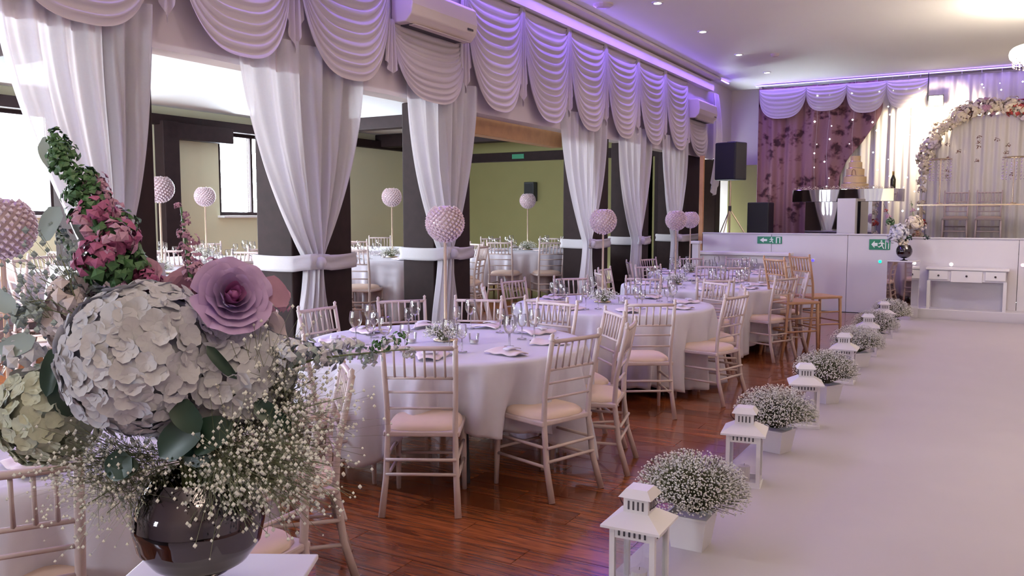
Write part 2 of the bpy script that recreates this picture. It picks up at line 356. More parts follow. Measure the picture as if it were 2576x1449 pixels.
# dark square pillars between the openings (hall side), each a thing with its white sash
PILL = [(3.30, 3.78), (5.06, 5.80), (7.08, 7.77), (10.87, 11.58), (12.60, 13.28), (14.80, 16.20)]
ORD = ['first', 'second', 'third', 'fourth', 'fifth', 'sixth']
for i, (a, b) in enumerate(PILL):
    o = tag(MB().box((-5.2, (a+b)/2, 1.39), (.40, b-a, 2.78)).build('pillar', M['beam'], bevel=.012),
            f'dark brown square pillar behind the {ORD[i]} sheer curtain from the left', 'pillar', 'dark pillars between the openings')
tag(MB().box((-5.2, 17.3, 1.39), (.40, .35, 2.78)).build('pillar', M['beam'], bevel=.012), 'dark pillar at the far left corner behind the loudspeaker', 'pillar')

# curtains gathered at a sash
def smooth(a, b, t): t = max(0, min(1, (t-a)/(b-a))); return t*t*(3-2*t)
CURT = [(3.22, .52, .40), (5.20, .75, .07), (7.17, .66, .02), (10.62, .70, .05), (12.52, .75, .0), (14.35, .72, -.1)]
def curtain(i, yc, hw, shift):
    zt, ztie = 3.0, 1.24; rnd = random.Random(i)
    ph = [rnd.uniform(0, 6.28) for _ in range(4)]
    def wz(z):
        if z > ztie:
            t = (z-ztie)/(zt-ztie); return .085 + (hw-.085)*(1-(1-t)**2.1)*(.92+.08*t)
        t = (ztie-z)/ztie; return .085+.16*smooth(0, .75, t)
    def fn(u, v):
        z = .015+(zt-.015)*v; W = wz(z); s = 2*u-1
        k = .35+.65*min(1, W/hw)
        amp = .03*k+.025*(1-W/hw)
        yy = yc + s*W + .012*sin(9*s+ph[0])*k + shift*.3*(1-smooth(0, 1.6, abs(z-ztie)))
        fl = sin(s*17+ph[1]+1.2*sin(z*1.1))+.5*sin(s*37+ph[2]+z*.7)
        xx = -4.93 + amp*fl + .07*(1-s*s)*(1-W/hw)
        return (min(xx, -4.80) if xx > -4.80 else xx, yy, z)
    o = empty('curtain', (-4.93, yc, 0))
    place = ['at the far left edge', 'just right of the flower arrangement', 'behind the tall front globe', 'right of the widest opening', 'beside the third globe', 'nearest the loudspeaker'][i]
    tag(o, f'white sheer curtain tied at the waist, {ORD[i]} from left, {place}', 'curtain', 'tied sheer curtains along the left wall')
    mb = MB().grid(fn, 110, 60); mb.v = [(x+4.93, y-yc, z) for x, y, z in mb.v]
    mb.build('drape', M['sheer'], o, smooth=True)
    # sash round curtain and pillar
    a, b = PILL[i]; zb = ztie-.02
    def sash(u, v):
        ang = 2*pi*u; L = [(-4.83, yc+.10), (-4.83, yc-.10), (-4.97, a-.03), (-5.42, a-.03), (-5.42, b+.03), (-4.97, b+.03)]
        t = u*6; k = int(t) % 6; f = t-int(t); p, q = L[k], L[(k+1) % 6]
        bul = .008*sin(v*9+u*20)
        return (p[0]+(q[0]-p[0])*f+4.93+bul, p[1]+(q[1]-p[1])*f-yc, zb-.065+.13*v + .01*sin(u*12))
    MB().grid(sash, 72, 5, close=True).build('sash', M['sheer'], o, smooth=True, solid=.006)
    kn = MB().lathe([(0, -.05), (.035, -.04), (.05, 0), (.035, .04), (0, .05)], (0.115, 0, zb-.0), 10)
    kn.build('knot', M['sheer'], o, smooth=True)
for i, c in enumerate(CURT): curtain(i, *c)

# swagged valance
valance_back = MB().grid(lambda u, v: (-4.975+.006*sin(u*160), -.8+17.6*u, 2.74+1.32*v), 240, 4)
tag(valance_back.build('valance_backing', M['swag'], smooth=True), 'flat pinkish fabric valance behind the swags', 'valance')
def swag_mb(W, D, nf=13, depth=.10, seed=0):
    rnd = random.Random(seed); ph = rnd.uniform(-.12, .12)
    def fn(u, v):
        a = pi*u; s, c = sin(a), cos(a)
        y = -W/2*(abs(c)**.72)*(1 if c > 0 else -1)*(1-.07*v*s)
        z = -D*(max(s, 0)**(.9-.25*v))*(.02+.98*v**.9)
        x = (.02+depth*v**.6*s**.6 if s > 0 else .02) + .011*sin(v*2*pi*nf+ph*9+1.2*sin(v*7))*(s**.5 if s > 0 else 0) + .004*sin(v*2*pi*nf*2.3)
        return (x, y+ph*W*.1*s, z)
    return MB().grid(fn, 44, nf*7)
SW = [1.4, 2.6, 3.85, 5.05, 6.3, 7.55, 8.8, 10.05, 11.25, 12.5, 13.75, 15.0, 16.2]
WHERE = ['above the first curtain', 'left of the second curtain top', 'above the second curtain', 'left of the near air conditioner', 'under the near air conditioner',
         'right of the near air conditioner', 'above the timber beam right end', 'above the fourth curtain left edge', 'above the fourth curtain right edge', 'above the fifth curtain', 'left of the far air conditioner', 'under the far air conditioner']
WHERE[0] = 'at the top left corner, leftmost'
for i in range(12):
    y0, y1 = SW[i], SW[i+1]; ac = i in (4, 11)
    zt = 3.42 if ac else 4.05; D = (zt-2.72)*(.96 if not ac else 1.0)
    o = empty('swag', (-4.96, (y0+y1)/2, zt))
    tag(o, f'draped fabric swag {WHERE[i]}', 'swag', 'fabric swags along the left wall')
    swag_mb(y1-y0-.05, D, 13 if not ac else 9, .09, i).build('drape', M['swag'], o, smooth=True)
    # gathered tail at the left boundary
    def tail(u, v, L=(zt-2.9)): return (.035+.035*sin(u*19)*(1-.4*v)+.02*v, -(y1-y0)/2+(u-.5)*(.09+.12*v), -v*L*(1-.25*abs(u-.5)*2))
    MB().grid(tail, 22, 12).build('tail', M['swag'], o, smooth=True)
o = empty('hanging_tail', (-4.93, 16.55, 4.02)); tag(o, 'long gathered fabric tail ending the valance beside the loudspeaker', 'valance')
MB().grid(lambda u, v: (.06+.03*sin(u*21)+.08*sin(pi*v), (u-.5)*(.25+.25*v), -2.0*v*(1-.12*(2*u-1)**2)), 26, 24).build('drape', M['swag'], o, smooth=True)
# LED strips
led = MB()
y = -.5
while y < 16.9: led.box((-4.735, y+.24, 4.262), (.022, .46, .012)); y += .5
tag(led.build('led_strip', M['led']), 'glowing violet light strip along the top of the left wall', 'light strip')
tag(MB().box((-.9, 17.6, 4.262), (6.9, .03, .012)).build('led_strip', M['led']), 'glowing violet light strip above the stage backdrop', 'light strip')

# air conditioners
def ac_unit(y, label):
    o = empty('air_conditioner', (-4.96, y, 3.40)); tag(o, label, 'air conditioner', 'air conditioners on the left wall')
    pr = [(0, 0), (.17, .0), (.235, .07), (.25, .16), (.235, .31), (.20, .34), (0, .34)]
    m = MB(); n = len(pr); V = [(x, -.56, z) for x, z in pr]+[(x, .56, z) for x, z in pr]
    m.add(V, [tuple(range(n)), tuple(range(2*n-1, n-1, -1))]+[(i, i+n, (i+1)%n+n, (i+1)%n) for i in range(n)])
    m.build('casing', M['ac'], o, bevel=.012)
    MB().box((.10, 0, -.004), (.13, .92, .012)).build('air_outlet', M['dark'], o)
    MB().box((.175, 0, -.012), (.075, .94, .008)).build('louvre', M['ac'], o, bevel=.003)
    MB().box((.252, .42, .10), (.006, .10, .02)).build('display', M['dark'], o)
ac_unit(6.92, 'beige wall air conditioner at the top, nearer one')
ac_unit(15.60, 'beige wall air conditioner near the stage corner, farther one')

# downlights, detectors
dl = empty('downlight'); tag(dl, 'x x x x', 'light')
MB().lathe([(.075, 0), (.075, -.012), (.055, -.014)], n=20).build('rim', M['white'], dl)
MB().lathe([(0, -.018), (.045, -.016), (.052, -.013)], n=16).build('lamp_face', M['bulb'], dl)
P = Proto(dl)
nm = {10.3: 'nearest of the row in view', 12.2: 'second of the row in view', 14.2: 'third of the row in view', 16.2: 'farthest of the row, near the stage'}
for x, y in DOWN:
    o = P.put((x, y, CZ)); tag(o, 'round recessed ceiling spotlight, '+nm.get(y, f'unseen over the left tables, {NTH[int(y/2)]} from the back of the hall'), 'light', 'ceiling spotlights')
for x, y in DOWN[::2]:
    o = P.put((3.8, y, CZ)); tag(o, f'round recessed ceiling spotlight unseen on the right side of the hall, {NTH[int(y/4)]} towards the stage', 'light', 'right ceiling spotlights')
def detector(px, py, label, r=.07):
    d = (CZ-EYE)*F/(545-py); X = (px-2500)/2425*d; Y = (d+X*.5)/.866
    o = empty('smoke_detector', (X, Y, CZ)); tag(o, label, 'detector')
    MB().lathe([(r, 0), (r, -.02), (r*.7, -.045), (0, -.05)], n=16).build('body', M['ac'], o); MB().lathe([(r*.75, -.020), (r*.78, -.030), (r*.7, -.034)], n=16).build('vent_ring', M['dark'], o)
detector(1940, 145, 'small dark ceiling detector near the fourth spotlight'); detector(1515, 25, 'flat round ceiling vent left of the first spotlight', .13); detector(1975, 226, 'small ceiling sprinkler near the backdrop', .04)

# chandeliers
def chandelier():
    o = empty('chandelier'); tag(o, 'x x x x', 'chandelier')
    def torus(R, r, z): return MB().grid(lambda u, v: ((R+r*cos(2*pi*v))*cos(2*pi*u), (R+r*cos(2*pi*v))*sin(2*pi*u), z+r*1.5*sin(2*pi*v)), 48, 10, close=True)
    torus(.62, .045, -.68).build('upper_ring', M['ring'], o, smooth=True)
    torus(.38, .05, -1.05).build('lower_ring', M['ring'], o, smooth=True)
    MB().lathe([(.06, 0), (.06, -.03), (.01, -.05)], n=16).build('ceiling_rose', M['chrome'], o)
    w_ = MB()
    for k in range(6):
        a = k*pi/3; w_.tube([(.02*cos(a), .02*sin(a), -.04), (.62*cos(a), .62*sin(a), -.68)], .004, 5)
        w_.tube([(.60*cos(a), .6*sin(a), -.70), (.38*cos(a), .38*sin(a), -1.0)], .004, 5)
    w_.build('suspension_wires', M['chrome'], o)
    b = MB()
    for k in range(48):
        a = k*2*pi/48
        for j in range(8):
            t = j/7; R = .38*cos(t*1.35); b.oct((R*cos(a), R*sin(a), -1.11-.34*sin(t*1.5)), .014)
        for j in range(3): b.oct((.62*cos(a), .62*sin(a), -.76-.03*j), .012)
    b.build('crystal_basket', M['beads'], o, kind='stuff'); return o
P = Proto(chandelier())
for (x, y), l in zip(CHAND, ('glowing ring chandelier with crystal basket, at the right edge', 'unseen ring chandelier added for light over the middle of the aisle, above the frame', 'unseen ring chandelier added for light behind the camera')):
    tag(P.put((x, y, CZ)), l, 'chandelier')

# ------------------------------------------------------------ aisle carpet
def carpet(u, v):
    x = -1.42+2.84*u; y = -2.8+17.1*v
    z = .030+.008*sin(y*2.9+.35*x)+.004*sin(y*7.3+x*1.1+1)+.009*sin(y*1.5-x*.3)
    if u < .02 or u > .98: z = .001
    return (x, y, z)
tag(MB().grid(carpet, 50, 230).build('aisle_carpet', M['carpet'], smooth=True), 'white aisle carpet running to the stage', 'carpet')

# ------------------------------------------------------------ stage
SY = 14.95; SZ = 1.12
stage = empty('stage', (0, SY, 0)); tag(stage, 'white panelled stage across the far end of the hall', 'stage')
MB().box((.15, 1.6, SZ-.06), (9.4, 3.1, .1)).build('deck', M['deck'], stage)
xs = [-4.58, -3.35, -2.10, -1.15]
for a, b in zip(xs[:-1], xs[1:]): MB().box(((a+b)/2, 0, .65), (b-a-.006, .05, 1.30)).build('front_panel', M['stage'], stage, bevel=.004)
xs = [-1.15, .35, 1.85, 3.35, 4.90]
for a, b in zip(xs[:-1], xs[1:]): MB().box(((a+b)/2, -.22, .63), (b-a-.006, .05, 1.26)).build('front_panel', M['stage'], stage, bevel=.004)
MB().box((-1.15, -.11, .63), (.05, .26, 1.26)).build('return_panel', M['stage'], stage)
MB().box((1.87, -.42, .09), (6.0, .38, .18)).build('step', M['stage'], stage, bevel=.01)
MB().box((-2.86, .0, 1.305), (3.44, .09, .02)).build('coping', M['stage'], stage, bevel=.004)
MB().box((1.87, -.22, 1.265), (6.04, .09, .02)).build('coping', M['stage'], stage, bevel=.004)
tag(MB().box((-4.63, 14.98, 1.35), (.075, .07, 2.7)).build('corner_post', M['lightwood'], bevel=.006), 'slim pale timber post at the left end of the stage', 'post')
for x, z, m, c in ((2045, 655, 'bdot', 'blue'), (2214, 658, 'gdot', 'green'), (2393, 665, 'wdot', 'white'), (2573, 667, 'pdot', 'pink')):
    yy = SY-.03 if x < 2300 else SY-.25
    # intersect the view ray with the panel plane
    r_ = at(x, z, 1)-Vector((0, 0, EYE)); t_ = yy/r_.y; p = Vector((0, 0, EYE))+r_*t_
    o = empty('panel_light', p); tag(o, f'small {c} light on the stage front', 'light')
    MB().lathe([(.028, 0), (.022, .012), (0, .018)], n=12).build('lens', M[m], o).rotation_euler[0] = pi/2
    MB().lathe([(.036, -.004), (.036, .004), (.028, .006)], n=12).build('bezel', M['white'], o).rotation_euler[0] = pi/2
def exit_sign(px, py, w_, h_, label):
    r_ = at(px, py, 1)-Vector((0, 0, EYE)); t_ = (SY-.032)/r_.y; p = Vector((0, 0, EYE))+r_*t_
    o = empty('exit_sign', p); tag(o, label, 'sign')
    MB().box((0, 0, 0), (w_, .008, h_)).build('sign_plate', M['green'], o)
    s = h_/.12; y0, y1 = -.008, -.004
    MB().prism([(-w_*.40, 0), (-w_*.24, .042*s), (-w_*.24, .018*s), (-w_*.10, .018*s), (-w_*.10, -.018*s), (-w_*.24, -.018*s), (-w_*.24, -.042*s)], y0, y1).build('arrow', M['signw'], o)
    m = MB(); c = w_*.08
    m.prism([(c+.010*s*cos(a*pi/5), .040*s+.010*s*sin(a*pi/5)) for a in range(10)], y0, y1)
    for q in ([(c-.008, .026), (c+.012, .026), (c+.016, -.006), (c-.002, -.006)], [(c-.002, -.006), (c-.026, -.024), (c-.036, -.018), (c-.038, -.026), (c-.022, -.036), (c+.010, -.014)],
              [(c+.004, -.004), (c+.016, -.006), (c+.020, -.026), (c+.034, -.046), (c+.024, -.05), (c+.010, -.030)], [(c-.008, .026), (c-.032, .012), (c-.030, .004), (c-.006, .012)], [(c+.012, .024), (c+.034, .010), (c+.030, .002), (c+.012, .012)]):
        m.prism([(c+(a-c)*s, b*s) for a, b in q], y0, y1)
    m.build('running_figure', M['signw'], o)
    MB().prism([(w_*.26, -.05*s), (w_*.26, .05*s), (w_*.44, .05*s), (w_*.44, -.05*s), (w_*.40, -.05*s), (w_*.40, .038*s), (w_*.30, .038*s), (w_*.30, -.05*s)], y0, y1).build('doorway', M['signw'], o)
exit_sign(1936, 604, .42, .125, 'green exit sign with arrow and running figure, left one'); exit_sign(2213, 615, .32, .17, 'larger green exit sign with arrow, nearer the mirrored plinth')
# white side table before the stage, left
o = empty('side_table', (-3.72, 14.45, 0)); tag(o, 'long white side table against the stage front, far left', 'table')
MB().box((0, 0, .97), (1.62, .42, .05)).build('tabletop', M['white'], o, bevel=.008)
MB().box((0, .02, .88), (1.5, .34, .13)).build('apron', M['white'], o)
for sx in (-1, 1):
    for sy in (-1, 1): MB().box((sx*.76, sy*.17, .42), (.055, .055, .84)).build('leg', M['white'], o)
o = empty('newel_post', (-4.42, 14.05, 0)); tag(o, 'short white square post with cap beside the side table', 'post')
MB().box((0, 0, .57), (.11, .11, 1.14)).build('shaft', M['white'], o); MB().box((0, 0, 1.16), (.16, .16, .05)).build('cap', M['white'], o, bevel=.008)
# console table with drawers, right
o = empty('console_table', (-.32, 14.525, .18)); tag(o, 'white console table with three small drawers before the stage', 'table')
MB().box((0, 0, .62), (1.12, .33, .03)).build('tabletop', M['white'], o, bevel=.006)
MB().box((0, .01, .52), (1.04, .29, .17)).build('carcass', M['stage'], o)
for x, wd, h in ((-.38, .26, .13), (0, .42, .17), (.38, .26, .13)):
    d = MB().box((x, -.145, .525 if wd < .3 else .51), (wd, .02, h)).build('drawer', M['white'], o, bevel=.004)
    MB().lathe([(0, .016), (.014, .012), (.016, .004), (.006, 0)], n=10).build('knob', M['chrome'], d, loc=(x, -.155, .52)).rotation_euler[0] = pi/2
for sx in (-1, 1):
    for sy in (-1, 1): MB().box((sx*.51, sy*.13, .22), (.045, .045, .44)).build('leg', M['white'], o)

# ------------------------------------------------------------ backdrop on the stage
BY = 17.92
def pleat(x0, x1, z0, z1, y, amp, k, edge=None):
    def fn(u, v):
        z = z0+(z1-z0)*v; xr = x1 if edge is None else edge(z)
        x = x0+(xr-x0)*u
        return (x, y-amp*(1+sin(x*k+.4*sin(z)))*.5-.3*amp*sin(x*k*2.3+1), z)
    return MB().grid(fn, max(30, int(abs(x1-x0)*60)), 24)
tag(pleat(-2.7, 3.4, SZ, 4.22, BY, .07, 21).build('white_backdrop', M['stagewhite'], smooth=True, solid=.004), 'white pleated backdrop drape behind the stage', 'drape')
tag(pleat(-4.30, -1.95, SZ, 4.22, BY-.14, .08, 17, lambda z: -1.95-.75*(1-smooth(2.3, 3.75, z))).build('floral_backdrop', M['floral'], smooth=True, solid=.004), 'dusky pink drape printed with dark flowers at stage left', 'drape')
bx = [-4.28, -3.36, -2.60, -1.88, -1.16]
for i in range(4):
    o = empty('swag', ((bx[i]+bx[i+1])/2, BY-.22, 4.20), -pi/2)
    tag(o, 'white scalloped swag above the stage backdrop, '+('leftmost', 'second from left', 'third from left', 'beside the floodlight')[i], 'swag', 'stage backdrop swags')
    swag_mb(bx[i+1]-bx[i]+.02, (.62, .52, .60, .56)[i], 7, .10, 40+i).build('drape', M['stagewhite'], o, smooth=True)
# fairy light strings
fb = MB().oct((0, 0, 0), .017).mesh('bulb', M['fairy']); rnd = random.Random(5)
for i, x in enumerate((-3.15, -2.92, -2.45, -2.05, -1.78, -1.50, -1.30, -.62, -.30, .02, .30, .62)):
    o = empty('fairy_light_string', (x, BY-.27, 4.295)); tag(o, f'string of tiny white fairy lights on the stage backdrop, {NTH[i]} from the left', 'fairy lights', 'fairy light strings')
    pts = [(0, 0, 0)]+[(.02*sin(k*1.3+i), 0, -.40-k*.34) for k in range(7)]
    MB().tube(pts, .0025, 4).build('cord', M['gyp'], o)
    for k in range(8):
        b = bpy.data.objects.new('bulb', fb); b.parent = o; col.objects.link(b); b.location = (pts[k][0]+rnd.uniform(-.05, .05), -.01, min(-.3, pts[k][2]-rnd.uniform(0, .25)+.05)); s_ = rnd.uniform(.6, 1.4); b.scale = (s_, s_, s_)
# flood lamp
o = empty('flood_lamp', (-1.02, 17.45, 3.74)); tag(o, 'bright warm floodlight fixed high on the stage backdrop', 'light')
MB().box((0, .05, 0), (.26, .06, .20)).build('housing', M['black'], o, bevel=.01); MB().box((0, .012, 0), (.22, .012, .16)).build('lamp_face', M['bulb'], o)
MB().tube([(-.14, .06, 0), (-.14, .09, .35), (-.14, .09, .52)], .008, 6).build('bracket', M['black'], o)

# flower balls used in the arch etc.
def blob_flower(mb, c, r, n, rn, sq=1):
    """rosette of small curved petals around c"""
    c = Vector(c)
    for k in range(n):
        a = rn.uniform(0, 2*pi); h = rn.uniform(-.6, 1); d = Vector((cos(a)*sqrt(max(0, 1-h*h)), sin(a)*sqrt(max(0, 1-h*h)), h))
        t = d.orthogonal().normalized(); t.rotate(Matrix.Rotation(rn.uniform(0, 6.28), 3, d)); b = d.cross(t)
        p = c+d*r*rn.uniform(.65, 1); w_ = r*rn.uniform(.42, .7)
        mb.add([p-t*w_*.5, p+b*w_*.5+d*w_*.15, p+t*w_*.5, p-b*w_*.5+d*w_*.15, p+d*w_*.3], [(0, 3, 4), (3, 2, 4), (2, 1, 4), (1, 0, 4)])
    return mb
AX, AY, AZ, AR = -.07, 17.3, 2.42, 1.12
arch = empty('flower_arch', (AX, AY, SZ)); tag(arch, 'flower covered arch of ivory blooms with pink and red roses on stage', 'arch')
MB().tube([(-AR, 0, 0)]+[(-AR*cos(pi*k/24), 0, AZ-SZ+AR*sin(pi*k/24)) for k in range(25)]+[(AR, 0, 0)], .02, 8).build('frame', M['white'], arch, smooth=True)
rn = random.Random(8); path = []
for k in range(34): a = pi*k/33; path.append((-AR*cos(a), AZ-SZ+AR*sin(a), .95+.5*sin(a)))
for k in range(6):
    for s_ in (-1, 1): path.append((s_*AR, .15+k*.2, .7))
for i, (x, z, g) in enumerate(path):
    m_ = 'red' if i in (20, 36) else 'ivory' if rn.random() < .72 else rn.choice(['ivory', 'brownf', 'mauve', 'creamrose', 'creamrose'])
    c = (x+rn.uniform(-.03, .03), rn.uniform(-.04, .0), z+rn.uniform(-.03, .03))
    blob_flower(MB(), c, .135*g*rn.uniform(.7, 1.05), 46, rn).build('bloom', M[m_], arch)
# sheer panel inside the arch
tag(pleat(-1.10, .98, SZ, 3.42, AY+.18, .05, 26).build('arch_drape', M['stagewhite'], smooth=True, solid=.003), 'pale pleated drape hanging inside the flower arch', 'drape')
# dangling blooms
for i, (px, py) in enumerate(sorted(((2383, 365), (2386, 398), (2412, 382), (2382, 430), (2464, 345), (2463, 358), (2462, 371), (2458, 405), (2508, 352), (2536, 366), (2531, 384), (2382, 445), (2545, 440)))):
    p = at(px, py, (17.15)/(at(px, py, 1).y)*1.0)
    o = blob_flower(MB(), (0, 0, 0), .045, 14, rn).build('hanging_blossom', M['brownf'], loc=p)
    tag(o, f'small dark dried blossom hanging inside the arch, {NTH[i]} from the left', 'flower', 'blossoms hanging inside the arch')
# candelabra with crystals
def candelabrum():
    o = empty('candelabrum'); tag(o, 'x x x x', 'candelabrum')
    MB().lathe([(.07, 0), (.06, .015), (.012, .03), (.009, .6), (.009, .78)], n=12).build('stem', M['gold'], o)
    MB().grid(lambda u, v: ((.17+.01*cos(2*pi*v))*cos(2*pi*u), (.17+.01*cos(2*pi*v))*sin(2*pi*u), .78+.01*sin(2*pi*v)), 24, 6, close=True).build('hoop', M['gold'], o)
    b = MB(); rr = random.Random(3)
    for k in range(14):
        a = k*2*pi/14
        for j in range(7): b.oct((.17*cos(a), .17*sin(a), .76-.055*j-rr.uniform(0, .02)), .012)
    b.build('crystal_drops', M['beads'], o, kind='stuff')
    MB().tube([(-.17, 0, .78), (.17, 0, .78)], .004, 5).tube([(0, -.17, .78), (0, .17, .78)], .004, 5).build('spokes', M['gold'], o)
    return o
P = Proto(candelabrum())
for x, l in ((-.84, 'left'), (.26, 'right')): tag(P.put((x, 16.45, SZ+.695)), f'tall crystal hung candelabrum on the {l} of the glass top table', 'candelabrum')
o = empty('glass_table', (-.30, 16.45, SZ)); tag(o, 'glass topped bridal table before the two chairs on stage', 'table')
MB().box((0, 0, .68), (1.75, .55, .022)).build('tabletop', M['glass'], o)
MB().box((0, -.272, .68), (1.75, .006, .024)).build('edge_trim', M['gold'], o)
for sx in (-1, 1):
    for sy in (-1, 1): MB().tube([(sx*.82, sy*.23, 0), (sx*.82, sy*.23, .67)], .012, 8).build('leg', M['gold'], o)
# mirrored cake table, cake, bottle
CX, CY = -2.33, 16.3
o = empty('mirrored_table', (CX, CY, SZ), -.2); tag(o, 'mirrored cake table with deep mirrored top band on stage', 'table')
MB().box((0, 0, .86), (1.80, .60, .22)).build('top_box', M['mirror'], o, bevel=.003)
MB().box((-.08, .03, .375), (1.20, .50, .75)).build('pedestal', M['mirror'], o, bevel=.003)
g_ = MB(); rn = random.Random(4)
for k in range(46): blob_flower(g_, (-.86+k*.038, -.27+rn.uniform(-.02, .02), .985+rn.uniform(-.01, .02)), .035, 8, rn)
gar = g_.build('flower_garland', M['ivory'], loc=(CX, CY, SZ), kind='stuff'); gar.rotation_euler[2] = -.2
tag(gar, 'low garland of pale flowers along the cake table edge', 'garland')
tag(MB().box((0, 0, .40), (.30, .26, .80)).build('white_plinth', M['white'], loc=(CX+.08, CY-.48, SZ), bevel=.006), 'plain white plinth standing before the mirrored cake table', 'plinth')
ck = empty('wedding_cake', (CX+.12, CY+.02, SZ+.971)); tag(ck, 'tall tiered champagne coloured wedding cake with dark monogram', 'cake')
z = 0
for r_, h_ in ((.235, .10), (.195, .13), (.155, .14), (.115, .12), (.085, .11)):
    MB().lathe([(r_, 0), (r_, h_*.96), (r_*.96, h_), (0, h_)], (0, 0, z), 28).build('tier', M['cake'], ck, smooth=False)
    MB().lathe([(r_+.004, 0), (r_+.006, .012), (r_+.002, .022)], (0, 0, z), 28).build('ribbon', M['gold'], ck); z += h_
MB().tube([(-.035, -.158, .26), (-.03, -.158, .33), (-.01, -.16, .355), (.012, -.16, .345), (.025, -.158, .31), (.03, -.156, .26), (.045, -.154, .25)], .006, 6).tube([(-.05, -.158, .255), (-.02, -.16, .262)], .005, 6).build('monogram', M['brownf'], ck)
bt = empty('champagne_bottle', (CX+.75, CY+.05, SZ+.971)); tag(bt, 'dark champagne bottle on the right end of the cake table', 'bottle')
MB().lathe([(.044, 0), (.045, .17), (.03, .21), (.016, .25)], n=16).build('body', M['bottle'], bt, smooth=True); MB().lathe([(.019, .22), (.017, .30), (.018, .31), (0, .315)], n=12).build('foil', M['foil'], bt, smooth=True)

# loudspeaker and stand
sp = empty('loudspeaker', (-4.32, 15.75, 2.28), radians(-20)); tag(sp, 'black loudspeaker raised on a stand at the left of the stage', 'speaker')
MB().box((0, 0, .35), (.46, .36, .70)).build('cabinet', M['black'], sp, bevel=.02); MB().box((0, -.19, .35), (.42, .02, .66)).build('grille', M['plate'], sp)
MB().box((0, 0, .71), (.16, .04, .02)).build('handle', M['black'], sp)
ss = empty('speaker_stand', (-4.32, 15.75, SZ)); tag(ss, 'pale metal tripod stand holding the black loudspeaker', 'stand')
MB().tube([(0, 0, .1), (0, 0, 1.16)], .018, 8).build('pole', M['gold'], ss)
for k in range(3):
    a = k*2*pi/3+.4; MB().tube([(0, 0, .62), (.38*cos(a), .38*sin(a), .01)], .012, 6).build('leg', M['gold'], ss)
MB().lathe([(.03, .58), (.03, .68)], n=10).build('collar', M['black'], ss)
tag(MB().box((0, 0, .38), (.42, .45, .76)).build('bass_speaker', M['black'], loc=(-4.02, 16.9, SZ), bevel=.02), 'black bass speaker cabinet on the stage floor by the floral drape', 'speaker')

# ------------------------------------------------------------ chairs
def make_chair(wood, cush, H=0.0, stool=False):
    """spindle-back chair, faces +y, back edge at y=-.2; H lifts the seat for a bar chair"""
    o = empty('bar_chair' if stool else 'spindle_chair'); tag(o, 'x x x x', 'chair'); W = M[wood]; s = .445+H
    for sx in (-1, 1):
        MB().tube([(sx*.205, -.285, 0), (sx*.19, -.225, s*.45), (sx*.182, -.195, s), (sx*.185, -.205, s+.16), (sx*.19, -.24, s+.33), (sx*.193, -.27, s+.475)], [.019, .017, .016, .015, .015, .014], 8).build('rear_leg', W, o, smooth=True)
        MB().tube([(sx*.195, .20, 0), (sx*.192, .195, s*.5), (sx*.188, .185, s)], [.013, .018, .019], 8).build('front_leg', W, o, smooth=True)
        for z in (.19+H*.6, .30+H*.8): MB().tube([(sx*.193, -.215+.0*z, z), (sx*.193, .192, z)], .010, 6).build('stretcher', W, o, smooth=True)
    for y, zz in ((.193, (.22+H*.6,)), (-.232, (.22+H*.5, .30+H*.8))):
        for z in zz: MB().tube([(-.19, y, z), (.19, y, z)], .010, 6).build('stretcher', W, o, smooth=True)
    MB().box((0, 0, s-.012), (.415, .415, .03)).build('seat_frame', W, o, bevel=.008)
    if cush:
        def cu(u, v):
            a = 2*pi*u; r = (abs(cos(a))**4+abs(sin(a))**4)**-.25
            t = v*pi/2; R = .198*r*(cos(t)**.35 if v < 1 else 0)
            return (R*cos(a), R*sin(a), s+.004+.045*sin(t))
        MB().grid(cu, 24, 7, close=True).build('cushion', M['cushion'], o, smooth=True)
    def yb(z): return -.205-.065*max(0, (z-s-.16)/.315)
    zt = s+.465
    MB().tube([(-.19, yb(zt), zt), (-.08, yb(zt)-.006, zt), (.08, yb(zt)-.006, zt), (.19, yb(zt), zt)], .013, 8).build('top_rail', W, o, smooth=True)
    zm = s+.30
    MB().tube([(-.188, yb(zm), zm), (.188, yb(zm), zm)], .009, 6).build('back_rail', W, o, smooth=True)
    for z in (s+.22, s+.13): MB().tube([(-.185, yb(z), z), (.185, yb(z), z)], .008, 6).build('back_rail', W, o, smooth=True)
    for k in range(6):
        x = -.135+k*.054; MB().tube([(x, yb(zt), zt), (x, yb((zt+zm)/2), (zt+zm)/2), (x, yb(zm), zm)], [.008, .0065, .008], 6).build('spindle', W, o, smooth=True)
    for sx in (-1, 1): MB().lathe([(0, .03), (.013, .018), (.010, 0), (.016, -.01), (.012, -.02)], (sx*.193, -.27, s+.485), 8).build('finial', W, o, smooth=True)
    return o
CH = Proto(make_chair('chair', True)); BAR = Proto(make_chair('bars', False, .20, True))
POS = ['at the front', 'front just right of centre', 'at the front right', 'right towards the front', 'at the right', 'right towards the back', 'at the back right', 'back just right of centre',
       'at the back', 'back just left of centre', 'at the back left', 'left towards the back', 'at the left', 'left towards the front', 'at the front left', 'front just left of centre']
def pos_name(cx, cy, a, used):
    cd = atan2(-cy, -cx); b = (a-cd) % (2*pi); k = int(round(b/(pi/8))) % 16
    for dk in (0, 1, -1, 2, -2, 3, -3, 4, -4, 5, -5, 6, -6, 7, -7, 8):
        if POS[(k+dk) % 16] not in used: used.add(POS[(k+dk) % 16]); return POS[(k+dk) % 16]
    return POS[k]
